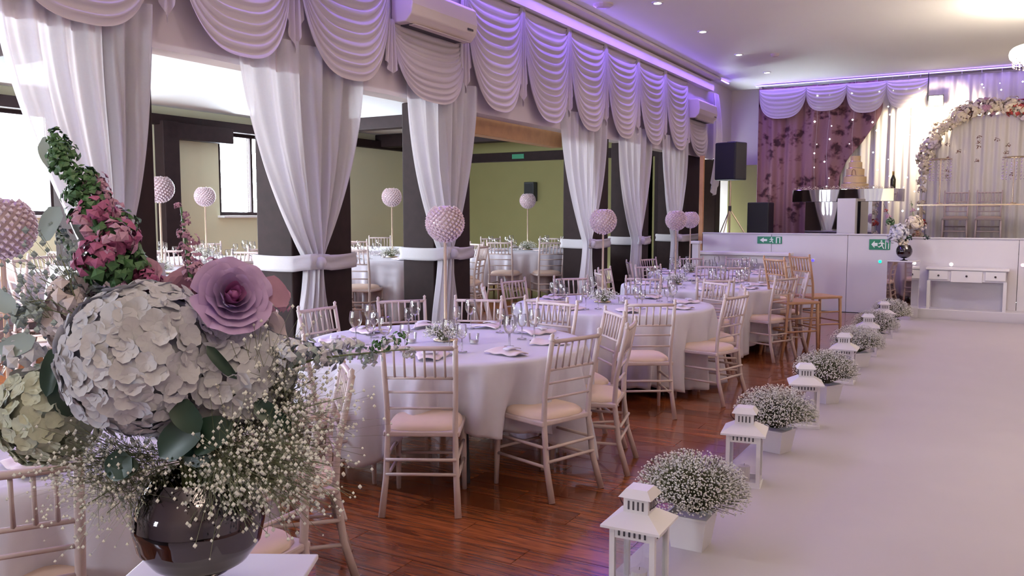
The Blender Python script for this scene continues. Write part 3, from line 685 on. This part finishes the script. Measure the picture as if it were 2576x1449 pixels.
def chairs_at(tname, cx, cy, angs, z=0, r=1.2, desc='limewashed spindle-back chair'):
    used = set()
    for a in angs:
        rr = r
        if isinstance(a, tuple): a, rr = a
        a = radians(a); R = rr-.215
        o = CH.put((cx+R*cos(a), cy+R*sin(a), z), a+pi/2)
        tag(o, f'{desc}, {pos_name(cx, cy, a, used)} of the {tname}', 'chair', 'chairs around the round tables')

# ------------------------------------------------------------ tables and settings
def make_table():
    o = empty('round_table'); tag(o, 'x x x x', 'table')
    MB().lathe([(.90, .725), (.915, .74), (.915, .755), (.90, .758), (0, .758)], n=48).build('tabletop', M['lightwood'], o)
    for sx in (-1, 1):
        for sy in (-1, 1): MB().tube([(sx*.5, sy*.5, 0), (sx*.42, sy*.42, .73)], .014, 8).build('leg', M['black'], o)
    return o
TB = Proto(make_table())
def cloth_mb(seed, hem=.20, var=.13):
    rn = random.Random(seed); ph = [rn.uniform(0, 6.28) for _ in range(5)]; n = rn.choice((13, 14, 15))
    def fn(u, v):
        a = 2*pi*u
        if v < .25: R = .93*v/.25; return (R*cos(a), R*sin(a), .762+.0008*sin(a*9+R*20))
        t = (v-.25)/.75
        c4 = cos(4*a+ph[0]); bot = hem-var*max(0, c4)**2+.05*sin(a*3+ph[1])
        if t < .06: q = t/.06; return ((.93+.012*sin(q*pi/2))*cos(a), (.93+.012*sin(q*pi/2))*sin(a), .762-.012*(1-cos(q*pi/2)))
        q = (t-.06)/.94; z = .75-(.75-bot)*q
        fold = (.5+.5*sin(n*a+ph[2]+.9*sin(3*a+ph[3])))**1.8+.28*sin(2.3*n*a+ph[4]+2*q)
        R = .942-.13*q+.17*fold*q**.8+.10*max(0, c4)**2*q
        return (R*cos(a), R*sin(a), z)
    return MB().grid(fn, 180, 30, close=True)
def wine_glass(h=.20, r=.038, name='wine_glass'):
    o = empty(name); tag(o, 'x x x x', 'glass')
    MB().lathe([(.003, 0), (.034, .001), (.033, .004), (.006, .010), (.004, .02), (.004, h*.48)], n=14).build('foot', M['glass'], o, smooth=True)
    MB().lathe([(.002, h*.48), (r*.6, h*.54), (r*.95, h*.68), (r, h*.78), (r*.82, h)], n=16).build('bowl', M['glass'], o, smooth=True).data.polygons[-1].use_smooth = True
    return o
def open_bowl(o):
    return o
# build the bowls without a cap
def glass_proto(h, r, name):
    o = empty(name); tag(o, 'x x x x', 'glass')
    MB().lathe([(.003, 0), (.034, .001), (.033, .004), (.006, .010), (.0045, .02), (.0045, h*.48)], n=14).build('foot', M['glass'], o, smooth=True)
    prof = [(.003, h*.47), (r*.6, h*.53), (r*.95, h*.67), (r, h*.78), (r*.84, h)]
    MB().grid(lambda u, v: (lambda i, f: (((prof[i][0]*(1-f)+prof[i+1][0]*f))*cos(2*pi*u), ((prof[i][0]*(1-f)+prof[i+1][0]*f))*sin(2*pi*u), prof[i][1]*(1-f)+prof[i+1][1]*f))(min(3, int(v*4)), v*4-min(3, int(v*4))), 16, 8, close=True).build('bowl', M['glass'], o, smooth=True)
    MB().grid(lambda u, v: ((r*.84+.0012*cos(2*pi*v))*cos(2*pi*u), (r*.84+.0012*cos(2*pi*v))*sin(2*pi*u), h+.0012*sin(2*pi*v)), 16, 4, close=True).build('rim', M['crystal'], o)
    return o
WG = Proto(glass_proto(.215, .043, 'wine_glass')); GG = Proto(glass_proto(.17, .034, 'water_glass'))
def napkin_proto():
    o = empty('folded_napkin'); tag(o, 'x x x x', 'napkin')
    MB().grid(lambda u, v: ((u-.5)*.22*(1-.55*v), (v-.5)*.24, .008+.018*sin(pi*u)*(1-.3*v)+.004*sin(v*14)), 10, 12).build('fold', M['napkin'], o, smooth=True, solid=.006)
    MB().grid(lambda u, v: ((u-.5)*.10, .02+(v-.5)*.05, .034+.008*sin(pi*u)), 6, 4).build('knot', M['cloth'], o, smooth=True, solid=.006)
    return o
NP = Proto(napkin_proto())
def globe_proto():
    o = empty('globe_centrepiece'); tag(o, 'x x x x', 'centrepiece')
    MB().lathe([(.085, 0), (.085, .008), (.015, .02), (.011, .05), (.010, .66), (.03, .685)], n=14).build('stand', M['gold'], o, smooth=True)
    c = .79; core = [(.118*sin(t*pi/12), c-.118*cos(t*pi/12)) for t in range(0, 12)]
    MB().lathe(core, n=24).build('bowl', M['core'], o, smooth=True)
    b = MB(); n = 260
    for k in range(n):
        zz = -1+1.86*(k+.5)/n; a = k*2.39996; r_ = sqrt(1-zz*zz)
        b.oct((.125*r_*cos(a), .125*r_*sin(a), c+.125*zz), .0125)
    b.build('crystal_beads', M['beads'], o, kind='stuff')
    return o
GL = Proto(globe_proto())
def gyp_mb(R, n, seed, h=.7, rb=.006, wide=1.0, stems=None, top=1.0):
    """cloud of tiny blooms and its stems: returns two builders"""
    rn = random.Random(seed); b = MB(); s = MB()
    for k in range(n):
        a = rn.uniform(0, 2*pi); e = rn.uniform(-.25, 1); q = rn.uniform(.62, 1.05)
        p = Vector((cos(a)*sqrt(1-e*e)*wide, sin(a)*sqrt(1-e*e)*wide, e*h*top))*R*q
        b.oct(p, rb*rn.uniform(.7, 1.3))
        if k % 3 == 0:
            r0 = Vector((p.x*.12, p.y*.12, -R*h*.55)); mid = (p+r0)*.5+Vector((0, 0, .1*R))
            w_ = rb*.28; t = (p-r0).orthogonal().normalized()*w_
            s.add([r0-t, r0+t, mid+t, mid-t, p+t, p-t], [(0, 1, 2, 3), (3, 2, 4, 5)])
    return b, s
def posy_proto():
    o = empty('flower_posy'); tag(o, 'x x x x', 'flowers')
    b, s = gyp_mb(.15, 420, 3, .55, .0052); 
    b.build('blooms', M['gyp'], o, loc=(0, 0, .06), kind='stuff'); s.build('stems', M['gypstem'], o, loc=(0, 0, .06), kind='stuff'); return o
PO = Proto(posy_proto())
def tealight_proto():
    o = empty('tealight_glass'); tag(o, 'x x x x', 'candle holder')
    MB().grid(lambda u, v: ((.030+.006*v)*cos(2*pi*u), (.030+.006*v)*sin(2*pi*u), .002+.062*v), 14, 2, close=True).build('cup', M['glass'], o, smooth=True)
    MB().lathe([(.026, .002), (.026, .022), (0, .022)], n=12).build('candle', M['wax'], o); return o
TL = Proto(tealight_proto())

def table_set(tname, cx, cy, angs, z=0, gx=0, gy=0, seats=8, seed=1, glasses=True, globe=True, hem=.2, var=.13, rot=0, r=1.2, gz=0):
    tag(TB.put((cx, cy, z), rot), f'round banquet table under the cloth of the {tname}', 'table', 'round banquet tables')
    c = cloth_mb(seed, hem, var).build('tablecloth', M['cloth'], smooth=True, loc=(cx, cy, z), solid=.003)
    tag(c, f'white floor length cloth draped over the {tname}', 'tablecloth', 'tablecloths')
    chairs_at(tname, cx, cy, angs, z, r)
    T = z+.768
    if globe:
        tag(GL.put((cx+gx, cy+gy, T)), f'crystal globe on a tall stand on the {tname}', 'centrepiece', 'globe centrepieces')
        tag(PO.put((cx+gx+.06, cy+gy-.1, T)), f'low gypsophila posy at the stand foot on the {tname}', 'flowers', 'table posies')
    used = set()
    if glasses:
        rn = random.Random(seed+5)
        for k in range(seats):
            a = rot+.3+2*pi*k/seats; p = pos_name(cx, cy, a, used)
            g1 = WG.put((cx+.60*cos(a+.16), cy+.60*sin(a+.16), T)); tag(g1, f'tall wine glass {p} on the {tname}', 'glass', 'wine glasses')
            g2 = GG.put((cx+.52*cos(a+.32), cy+.52*sin(a+.32), T)); tag(g2, f'smaller stemmed glass {p} on the {tname}', 'glass', 'water glasses')
            n_ = NP.put((cx+.72*cos(a), cy+.72*sin(a), T), a-pi/2); tag(n_, f'folded pink napkin {p} on the {tname}', 'napkin', 'folded napkins')
        ut = set()
        for k in range(3):
            a = k*2.1+seed; tag(TL.put((cx+gx+.24*cos(a), cy+gy+.24*sin(a), T)), f'glass tealight holder {pos_name(cx, cy, a, ut)} of the posy, {tname}', 'candle holder', f'tealights on the {tname}')
table_set('nearest full table', -3.18, 4.63, [(-62, 1.2), (-18, 1.16), (14, 1.2), (43, 1.15), 80, 112, 141, (180, 1.1), (212, 1.12), (257, 1.18)], seed=2, hem=.36, var=.26, seats=9)
table_set('second table', -3.14, 7.42, [(-56, 1.45), (-90, 1.35), (-14, 1.25), (20, 1.15), 56, 98, 135, 170, 215], seed=6, gx=-.15, gy=.08, hem=.10, var=.05, rot=.3)
table_set('third table', -3.10, 9.98, [(-65, 1.25), (-24, 1.2), 15, 60, 100, 140, 180, 219], seed=9, gx=-.30, hem=.12, var=.08, rot=.1)
table_set('fourth table', -3.60, 12.25, [-60, -20, 20, 55, 88, 122, 160, 210], seed=12, gx=-.35, hem=.15, rot=.5)
table_set('cut-off left table', -3.35, 1.90, [(47, 1.22), (2, 1.30), (-33, 1.22), (90, 1.2), (140, 1.2)], seed=15, gx=-.12, hem=.06, var=.03)
table_set('side room window table', -8.7, 4.1, [0, 45, 90, -45, 200, 150], z=AF, seed=21, glasses=False)
table_set('left side room table', -6.75, 5.15, [0, 50, 100, 150, 200, 250, 300], z=AF, seed=24, seats=7, rot=.4)
table_set('middle side room table', -8.7, 7.3, [-60, -10, 40, 90, 140, 200, 250], z=AF, seed=27, seats=6)
table_set('nearest side room table', -6.85, 8.75, [(-72, 1.3), (-28, 1.2), 15, 60, 110, 160, 215], z=AF, seed=30, seats=6)
table_set('farthest side room table', -9.0, 11.2, [-70, -20, 30, 80, 130, 200], z=AF, seed=33, glasses=False, globe=False)
table_set('right side room table', -6.55, 11.9, [(-80, 1.25), (-45, 1.25), (0, 1.2), 50, 100, 150, 205], z=AF, seed=36, seats=6)
for p, rz, l in (((-1.95, 9.85, 0), -.75, 'bare wood tall spindle chair beside the third table'), ((-1.83, 10.65, 0), -.75, 'bare wood tall spindle chair standing alone nearest the stage')):
    tag(BAR.put(p, rz), l, 'chair', 'tall bare wood chairs')
def put_chair(p, rz, l): tag(CH.put(p, rz), l, 'chair')
put_chair((-.60, 17.0, SZ), pi, 'pale spindle-back chair on stage under the arch, left one'); put_chair((-.08, 17.0, SZ), pi, 'pale spindle-back chair on stage under the arch, right one')
# table sign, dark board on cloth of near left table
# ------------------------------------------------------------ lanterns and gypsophila pots along the aisle
def lantern_proto():
    o = empty('lantern'); tag(o, 'x x x x', 'lantern'); W = M['white']; h = .30; w_ = .085
    MB().box((0, 0, .012), (.205, .205, .024)).build('base', W, o, bevel=.003)
    for sx in (-1, 1):
        for sy in (-1, 1): MB().box((sx*w_, sy*w_, .024+h/2), (.022, .022, h)).build('corner_post', W, o)
    for k in range(4):
        R = Matrix.Rotation(k*pi/2, 4, 'Z')
        m = MB().box((0, -w_, .038), (.15, .016, .028)); m.v = [tuple(R@Vector(p)) for p in m.v]; m.build('bottom_rail', W, o)
        m = MB().box((0, -w_, .024+h-.022), (.15, .016, .044)); m.v = [tuple(R@Vector(p)) for p in m.v]; m.build('top_rail', W, o)
        m = MB()
        for j in range(6): m.box((-.055+j*.022, -w_-.0085, .024+h-.022), (.008, .003, .022))
        m.v = [tuple(R@Vector(p)) for p in m.v]; m.build('vent_slots', M['dark'], o)
        m = MB().box((0, -w_, .165), (.148, .003, .235)); m.v = [tuple(R@Vector(p)) for p in m.v]; m.build('pane', M['pane'], o)
    zr = .024+h
    MB().add([(-.125, -.125, zr), (.125, -.125, zr), (.125, .125, zr), (-.125, .125, zr), (-.125, -.125, zr+.010), (.125, -.125, zr+.010), (.125, .125, zr+.010), (-.125, .125, zr+.010), (-.055, -.055, zr+.055), (.055, -.055, zr+.055), (.055, .055, zr+.055), (-.055, .055, zr+.055)],
        [(3, 2, 1, 0), (0, 1, 5, 4), (1, 2, 6, 5), (2, 3, 7, 6), (3, 0, 4, 7), (4, 5, 9, 8), (5, 6, 10, 9), (6, 7, 11, 10), (7, 4, 8, 11), (8, 9, 10, 11)]).build('roof', W, o)
    MB().box((0, 0, zr+.085), (.105, .105, .065)).build('chimney', W, o)
    m = MB()
    for k in range(4):
        R = Matrix.Rotation(k*pi/2, 4, 'Z'); q = MB()
        for j in range(4): q.box((-.03+j*.02, -.0535, zr+.085), (.007, .003, .035))
        m.add([tuple(R@Vector(p)) for p in q.v], q.f)
    m.build('chimney_slots', M['dark'], o)
    MB().add([(-.07, -.07, zr+.118), (.07, -.07, zr+.118), (.07, .07, zr+.118), (-.07, .07, zr+.118), (-.045, -.045, zr+.150), (.045, -.045, zr+.150), (.045, .045, zr+.150), (-.045, .045, zr+.150)],
        [(3, 2, 1, 0), (0, 1, 5, 4), (1, 2, 6, 5), (2, 3, 7, 6), (3, 0, 4, 7), (4, 5, 6, 7)]).build('cap', W, o)
    MB().tube([(-.062, 0, zr+.115)]+[(-.085*cos(pi*k/10), -.03*sin(pi*k/10)-.01, zr+.115-.055*sin(pi*k/10)) for k in range(1, 10)]+[(.062, 0, zr+.115)], .0022, 5).build('handle', M['chrome'], o)
    c = MB().lathe([(.034, .024), (.034, .12), (0, .122)], n=16).build('candle', M['wax'], o)
    MB().tube([(0, 0, .12), (.002, 0, .135)], .0015, 4).build('wick', M['dark'], c)
    return o
LN = Proto(lantern_proto())
LY = [(-1.21, 3.16), (-1.21, 4.84), (-1.18, 6.5), (-1.18, 8.4), (-1.19, 10.2), (-1.19, 11.8)]
for i, (x, y) in enumerate(LY): tag(LN.put((x, y, .022), .12*((i*7) % 3-1)+.15), f'white candle lantern on the aisle edge, {ORD[i]} from the front', 'lantern', 'white lanterns along the aisle')
def pot_proto():
    o = empty('gypsophila_pot'); tag(o, 'x x x x', 'potted flowers')
    V = []; 
    for t, z in ((.075, 0), (.098, .155), (.104, .157), (.104, .168), (.092, .168), (.088, .14)): V += [(-t, -t, z), (t, -t, z), (t, t, z), (-t, t, z)]
    Fc = [(3, 2, 1, 0)]+[(4*i+k, 4*i+(k+1)%4, 4*i+4+(k+1)%4, 4*i+4+k) for i in range(5) for k in range(4)]+[(20, 21, 22, 23)]
    MB().add(V, Fc).build('pot', M['white'], o)
    b, s = gyp_mb(.265, 3600, 9, .68, .0048, 1.0)
    b.build('blooms', M['gyp'], o, loc=(0, 0, .27), kind='stuff'); s.build('stems', M['gypstem'], o, loc=(0, 0, .27), kind='stuff')
    b, s = gyp_mb(.20, 900, 10, .68, .0042, 1.0); s.build('inner_stems', M['gypstem'], o, loc=(0, 0, .27), kind='stuff')
    return o
PT = Proto(pot_proto())
PY = [(-1.20, 3.82), (-1.21, 5.65), (-1.18, 7.4), (-1.18, 9.3), (-1.19, 10.95), (-1.17, 12.55)]
for i, (x, y) in enumerate(PY): tag(PT.put((x, y, .022), i*1.3), f'white pot of gypsophila on the aisle edge, {ORD[i]} from the front', 'potted flowers', 'gypsophila pots along the aisle')

# ------------------------------------------------------------ plinths with vase arrangements
def plinth(x, y, label, rz=.1, h=.933):
    o = empty('mirrored_plinth', (x, y, 0), rz); tag(o, label, 'plinth', 'mirrored plinths')
    MB().box((0, 0, (h-.013)/2), (.36, .36, h-.013)).build('mirror_body', M['mirror'], o, bevel=.003)
    MB().box((0, 0, h-.007), (.37, .37, .012)).build('top_plate', M['white'], o, bevel=.003)
PX, PYY = -1.325, 1.075; PH = .865
plinth(PX, PYY, 'mirrored plinth under the large foreground flower arrangement', .5, PH); plinth(-1.16, 14.0, 'mirrored plinth at the stage end of the aisle', -.22)
def vase(x, y, s, label, h=.933):
    o = empty('goblet_vase', (x, y, h)); tag(o, label, 'vase', 'smoked goblet vases')
    MB().lathe([(.055*s, 0), (.055*s, .006), (.02*s, .014), (.012*s, .028), (.02*s, .036)], n=24).build('foot', M['chrome'], o, smooth=True)
    prof = [(.012, .034), (.05, .042), (.085, .066), (.108, .10), (.116, .14), (.112, .175), (.096, .21), (.080, .235)]
    MB().grid(lambda u, v: (lambda i, f: ((prof[i][0]*(1-f)+prof[i+1][0]*f)*s*cos(2*pi*u), (prof[i][0]*(1-f)+prof[i+1][0]*f)*s*sin(2*pi*u), prof[i][1]*(1-f)+prof[i+1][1]*f))(min(6, int(v*7)), v*7-min(6, int(v*7))), 40, 28, close=True).build('bowl', M['chrome'], o, smooth=True)
    return o
vase(PX, PYY, 1.07, 'dark reflective goblet vase holding the large foreground flowers', PH); vase(-1.16, 14.0, 1, 'dark reflective goblet vase on the far mirrored plinth')

def petal_mb(L, W, cup=.3, curl=.2, nu=6, nv=6):
    def fn(u, v):
        s = 2*u-1; wv = W/2*(max(0, 1-abs(2*v**.8-1)**2.3)**.5)+.03*W
        return (s*wv, v*L, cup*L*(s*s)*sin(pi*v)*.5+curl*L*v*v)
    return MB().grid(fn, nu, nv)
FL = {}
def floret_mesh(key, m, r=.018):
    if key not in FL:
        b = MB()
        for k in range(4):
            p = petal_mb(r, r*1.08, .35, .16, 3, 5); R = Matrix.Rotation(k*pi/2, 4, 'Z')
            b.add([tuple(R@Vector(q)) for q in p.v], p.f)
        FL[key] = b.mesh('floret', M[m], True)
    return FL[key]
def orient(o, n, spin=0): o.rotation_mode = 'QUATERNION'; o.rotation_quaternion = Vector((0, 0, 1)).rotation_difference(Vector(n)) @ Matrix.Rotation(spin, 3, 'Z').to_quaternion()
def hydrangea(parent, c, r, n, m, seed, sq=.85, fr=.020):
    rn = random.Random(seed)
    core = MB().lathe([(r*.86*sin(pi*t/10), -r*.86*sq*cos(pi*t/10)) for t in range(11)], n=18).build('hydrangea_head', M[m], parent, loc=c, smooth=True)
    me = floret_mesh(m+str(round(fr, 3)), m, fr)
    for k in range(n):
        z = 1-2*(k+.5)/n; a = k*2.39996+rn.uniform(-.1, .1); q = sqrt(1-z*z); d = Vector((q*cos(a), q*sin(a), z))
        f = bpy.data.objects.new('floret', me); col.objects.link(f); f.parent = core
        f.location = (d.x*r*.95, d.y*r*.95, d.z*r*.95*sq); nn = (d+Vector((rn.uniform(-.35, .35), rn.uniform(-.35, .35), rn.uniform(-.35, .35)))).normalized()
        orient(f, nn, rn.uniform(0, 6)); s_ = rn.uniform(.85, 1.2); f.scale = (s_, s_, s_)
    return core
def rose(parent, c, r, m, mh, axis, seed, name='rose'):
    rn = random.Random(seed); ax = Vector(axis).normalized()
    core = MB().lathe([(0, -.35*r), (.16*r, -.25*r), (.14*r, .1*r), (.06*r, .22*r), (0, .24*r)], n=12).build(name, M[mh], parent, loc=c, smooth=True); orient(core, ax)
    for L, (rad, n, tilt, hh) in enumerate(((.13, 3, 0, .66), (.23, 3, .05, .66), (.33, 4, .12, .64), (.44, 5, .25, .62), (.55, 5, .45, .60), (.66, 6, .7, .60), (.76, 6, 1.0, .60))):
        for k in range(n):
            a0 = 2*pi*k/n+L*.6+rn.uniform(-.15, .15); span = 2*pi/n*.75
            def fn(u, v, a0=a0, span=span, rad=rad, tilt=tilt, hh=hh):
                s = 2*u-1; a = a0+s*span*(1-.55*v*v*.6); R = r*(rad*.35+(rad*.65)*sin(v*1.5)+.22*tilt*v*v*v)
                return (R*cos(a), R*sin(a), r*(-.30+hh*v*(1-.18*s*s)-.25*tilt*v*v*.9+.05*sin(5*s+a0*3)*v*v))
            MB().grid(fn, 10, 7).build('petal', M[mh if L < 2 else m], core, smooth=True)
    return core
def leaf(parent, c, L, W, d, n, m, name='leaf'):
    d = Vector(d).normalized(); n = Vector(n); n = (n-d*n.dot(d)).normalized(); x = d.cross(n)
    p = petal_mb(L, W, .15, -.12, 5, 7); c = Vector(c)
    p.v = [tuple(c+x*a+d*b+n*e) for a, b, e in p.v]
    return p.build(name, M[m], parent, smooth=True)
def spray(parent, base, tips, seed, n=26, m='gyp', rb=.0038, sp=.042, name='gypsophila_spray'):
    rn = random.Random(seed); b = MB(); s = MB(); base = Vector(base)
    for t in tips:
        t = Vector(t); mid = base.lerp(t, .5)+Vector((0, 0, .02)); s.tube([base, mid, t], .0012, 4)
        for k in range(n):
            p = base.lerp(t, rn.uniform(.55, 1.05))+Vector((rn.gauss(0, sp), rn.gauss(0, sp), rn.gauss(0, sp)))*.9
            b.oct(p, rb*rn.uniform(.6, 1.35))
            q = base.lerp(t, rn.uniform(.4, .8)); w_ = Vector((.0006, 0, .0003)); s.add([q-w_, q+w_, p+w_, p-w_], [(0, 1, 2, 3)])
    o = s.build(name, M['gypstem'], parent); b.build('blooms', M[m], o, kind='stuff'); return o

D0 = 1.60
O = Vector((PX, PYY, 1.15))
arr = empty('flower_arrangement', O); tag(arr, 'large foreground arrangement of white hydrangea, lavender rose and gypsophila', 'flowers')
def L_(px, py, dd=0): return at(px, py, D0+dd)-O
TC = (Vector((0, 0, EYE))-at(500, 850, D0)).normalized()      # towards the viewer's side of the bouquet
hydrangea(arr, L_(365, 900, -.02), .152, 290, 'hyd', 1, .95, .023)
hydrangea(arr, L_(125, 1040, .05), .098, 130, 'hydg', 2, 1, .021)
hydrangea(arr, L_(225, 800, .10), .085, 90, 'creamrose', 3, .9, .022)
hydrangea(arr, L_(600, 940, .03), .11, 150, 'hyd', 4, .95, .021)
hydrangea(arr, L_(500, 1050, .05), .08, 80, 'hyd', 14, .9, .022)
rose(arr, L_(585, 745, -.05), .078, 'rose', 'rosec', TC*.9+up*.35+rt*.25, 5)
rose(arr, L_(475, 740, .05), .070, 'mauve', 'mauve', TC+up*.8, 6, 'mauve_rose')
rose(arr, L_(345, 700, .03), .050, 'mauve', 'magenta', TC+up*.6-rt*.4, 7, 'small_rose')
rose(arr, L_(640, 850, .04), .075, 'creamrose', 'creamrose', TC+rt*.8, 8, 'cream_rose')
# gladiolus spikes
rn = random.Random(31)
def spike(p0, p1, n, mats, r0, r1, name):
    g = MB().tube([p0, (p0+p1)*.5, p1], [.005, .004, .002], 6).build(name, M['leaf2'], arr)
    for k in range(n):
        t = k/(n-1); p = p0.lerp(p1, t); r = r0+(r1-r0)*t; m_ = mats(t)
        c = p+Vector((rn.uniform(-1, 1), rn.uniform(-1, 1), rn.uniform(-.3, .3)))*r*.7
        blob_flower(MB(), c, r, 34, rn).build('floret', M[m_], g)
spike(L_(300, 690), L_(138, 345, .02), 24, lambda t: 'leaf2' if t > .62 or rn.random() < .38 else ('magenta' if rn.random() < .55 else 'mauve'), .043, .020, 'gladiolus_spike')
spike(L_(330, 690, .04), L_(235, 455, .05), 16, lambda t: 'leaf2' if t < .55 else 'mauve', .036, .022, 'gladiolus_spike')
spike(L_(480, 700, .06), L_(455, 520, .06), 9, lambda t: 'mauve', .022, .008, 'astilbe_plume')
spike(L_(250, 760, .06), L_(135, 560, .08), 9, lambda t: 'grey_leaf', .030, .012, 'eucalyptus_sprig')
for px, py, r, m_ in ((372, 712, .028, 'magenta'), (330, 735, .03, 'mauve'), (690, 760, .032, 'mauve'), (540, 690, .03, 'mauve'), (170, 750, .045, 'creamrose'), (60, 905, .05, 'hyd'), (70, 800, .035, 'grey_leaf')):
    blob_flower(MB(), L_(px, py, .03), r, 40, rn).build('filler_bloom', M[m_], arr)
# leaves
for px, py, dx, dy, L, W, m_, dd in ((560, 935, 70, 60, .085, .055, 'leaf', -.06), (640, 1010, 75, 60, .09, .035, 'leaf', -.05), (440, 1010, 40, 50, .07, .045, 'leaf', -.10), (500, 1060, -70, 60, .10, .06, 'leaf', -.08), (470, 1120, 60, -30, .09, .06, 'leaf', -.07),
        (150, 870, -30, 90, .10, .035, 'leaf', -.06), (140, 960, 40, 60, .08, .06, 'leaf', -.03), (330, 1150, -60, 40, .06, .05, 'leaf', -.06), (280, 1180, 70, -10, .05, .04, 'leaf', -.06), (520, 870, 50, 60, .08, .02, 'leaf', -.09), (250, 640, -40, -60, .10, .025, 'grey_leaf', .05),
        (170, 430, -40, -50, .09, .05, 'grey_leaf', .06), (150, 520, -30, 50, .08, .04, 'grey_leaf', .06), (40, 780, -50, -30, .08, .035, 'grey_leaf', 0), (90, 850, -70, 30, .09, .04, 'grey_leaf', 0), (660, 700, 60, 70, .07, .045, 'mauve', 0),
        (420, 1090, 60, 10, .10, .07, 'leaf', -.04), (560, 1090, -40, 30, .09, .06, 'leaf', -.02), (430, 1150, 50, -50, .09, .07, 'leaf', 0)):
    leaf(arr, L_(px, py, dd), L, W, rt*dx-up*dy+fw*rn.uniform(-15, 15), -fw+up*.2, m_)
# right hand branch of pale blooms
bb = L_(640, 960, 0)
br = MB().tube([bb, L_(800, 900, -.02), L_(1030, 878, -.03)], [.003, .002, .001], 5).build('stock_branch', M['stem'], arr)
for k in range(13):
    t = k/12; px = 740+290*t; py = 905-30*t+rn.uniform(-22, 22)
    blob_flower(MB(), L_(px, py, -.02+rn.uniform(-.03, .03)), .030*(1.15-.65*t), 26, rn).build('floret', M['grey_leaf' if k % 3 == 1 else 'hyd'] if t < .7 else M['leaf2' if k % 2 else 'hyd'], br)
vb = L_(500, 1150, 0)
def tips(pp, dd=.0): return [L_(x, y, dd+rn.uniform(-.05, .05)) for x, y in pp]
spray(arr, vb, tips([(720, 900), (800, 950), (860, 1000), (760, 1010), (700, 960), (830, 1080), (740, 880), (690, 1040)]), 1, 150)
spray(arr, vb, tips([(640, 1120), (700, 1160), (780, 1120), (830, 1170), (740, 1230), (660, 1210), (600, 1150), (800, 1240), (560, 1230), (620, 1290)], -.06), 2, 150)
spray(arr, vb, tips([(300, 1150), (230, 1190), (160, 1230), (120, 1180), (200, 1280), (270, 1290), (180, 1150), (330, 1230)], -.02), 3, 130)
spray(arr, L_(200, 800), tips([(100, 700), (150, 640), (60, 760), (200, 690), (20, 800)], .05), 4, 30, m='grey_leaf', rb=.006, name='filler_sprig')
st_ = MB()
for k in range(14):
    a = k*2.4; st_.tube([(0.02*cos(a), .02*sin(a), -.16), (.03*cos(a), .03*sin(a), -.02), (.06*cos(a), .06*sin(a), .08)], .004, 5)
st_.build('stems', M['stem'], arr)

# far arrangement
fa = empty('flower_arrangement', (-1.16, 14.0, 1.17)); tag(fa, 'white and pink flower arrangement in the far vase by the stage', 'flowers')
def fp(px, py): return at(px, py, 12.72)-Vector((-1.16, 14.0, 1.17))
for px, py, r, m_, n in ((2262, 585, .13, 'hyd', 120), (2300, 562, .12, 'ivory', 110), (2240, 560, .07, 'leaf2', 40), (2272, 610, .08, 'ivory', 50), (2318, 572, .07, 'creamrose', 40), (2248, 600, .10, 'hyd', 60), (2305, 588, .06, 'brownf', 40), (2330, 598, .05, 'leaf', 22), (2285, 600, .06, 'leaf', 30), (2235, 545, .045, 'mauve', 26), (2228, 530, .035, 'red', 20), (2296, 530, .04, 'mauve', 24), (2293, 515, .025, 'leaf2', 14)):
    blob_flower(MB(), fp(px, py), r, n, rn).build('bloom', M[m_], fa)
for a, b in (((2250, 570), (2222, 512)), ((2300, 560), (2292, 505)), ((2300, 590), (2335, 560))): MB().tube([fp(*a), fp(*b)], [.006, .003], 5).build('stem', M['stem'], fa)

# remaining details
tag(MB().box((0, 0, 0), (.30, .02, .10)).build('exit_sign', M['green'], loc=(-9.2, 16.27, 2.93)), 'dim green exit sign on the olive end wall of the side room', 'sign')
wl = empty('wall_speaker', (-8.9, 16.3, 2.15)); tag(wl, 'small black wall speaker on the olive end wall', 'speaker')
MB().box((0, 0, 0), (.24, .18, .42)).build('cabinet', M['black'], wl, bevel=.01); MB().box((0, -.095, 0), (.2, .01, .36)).build('grille', M['plate'], wl)
tag(MB().box((0, 0, 0), (.14, .03, .09)).build('wall_socket', M['dark'], loc=(-7.4, 16.37, 2.15), bevel=.005), 'small dark wall fitting on the olive end wall', 'fitting')
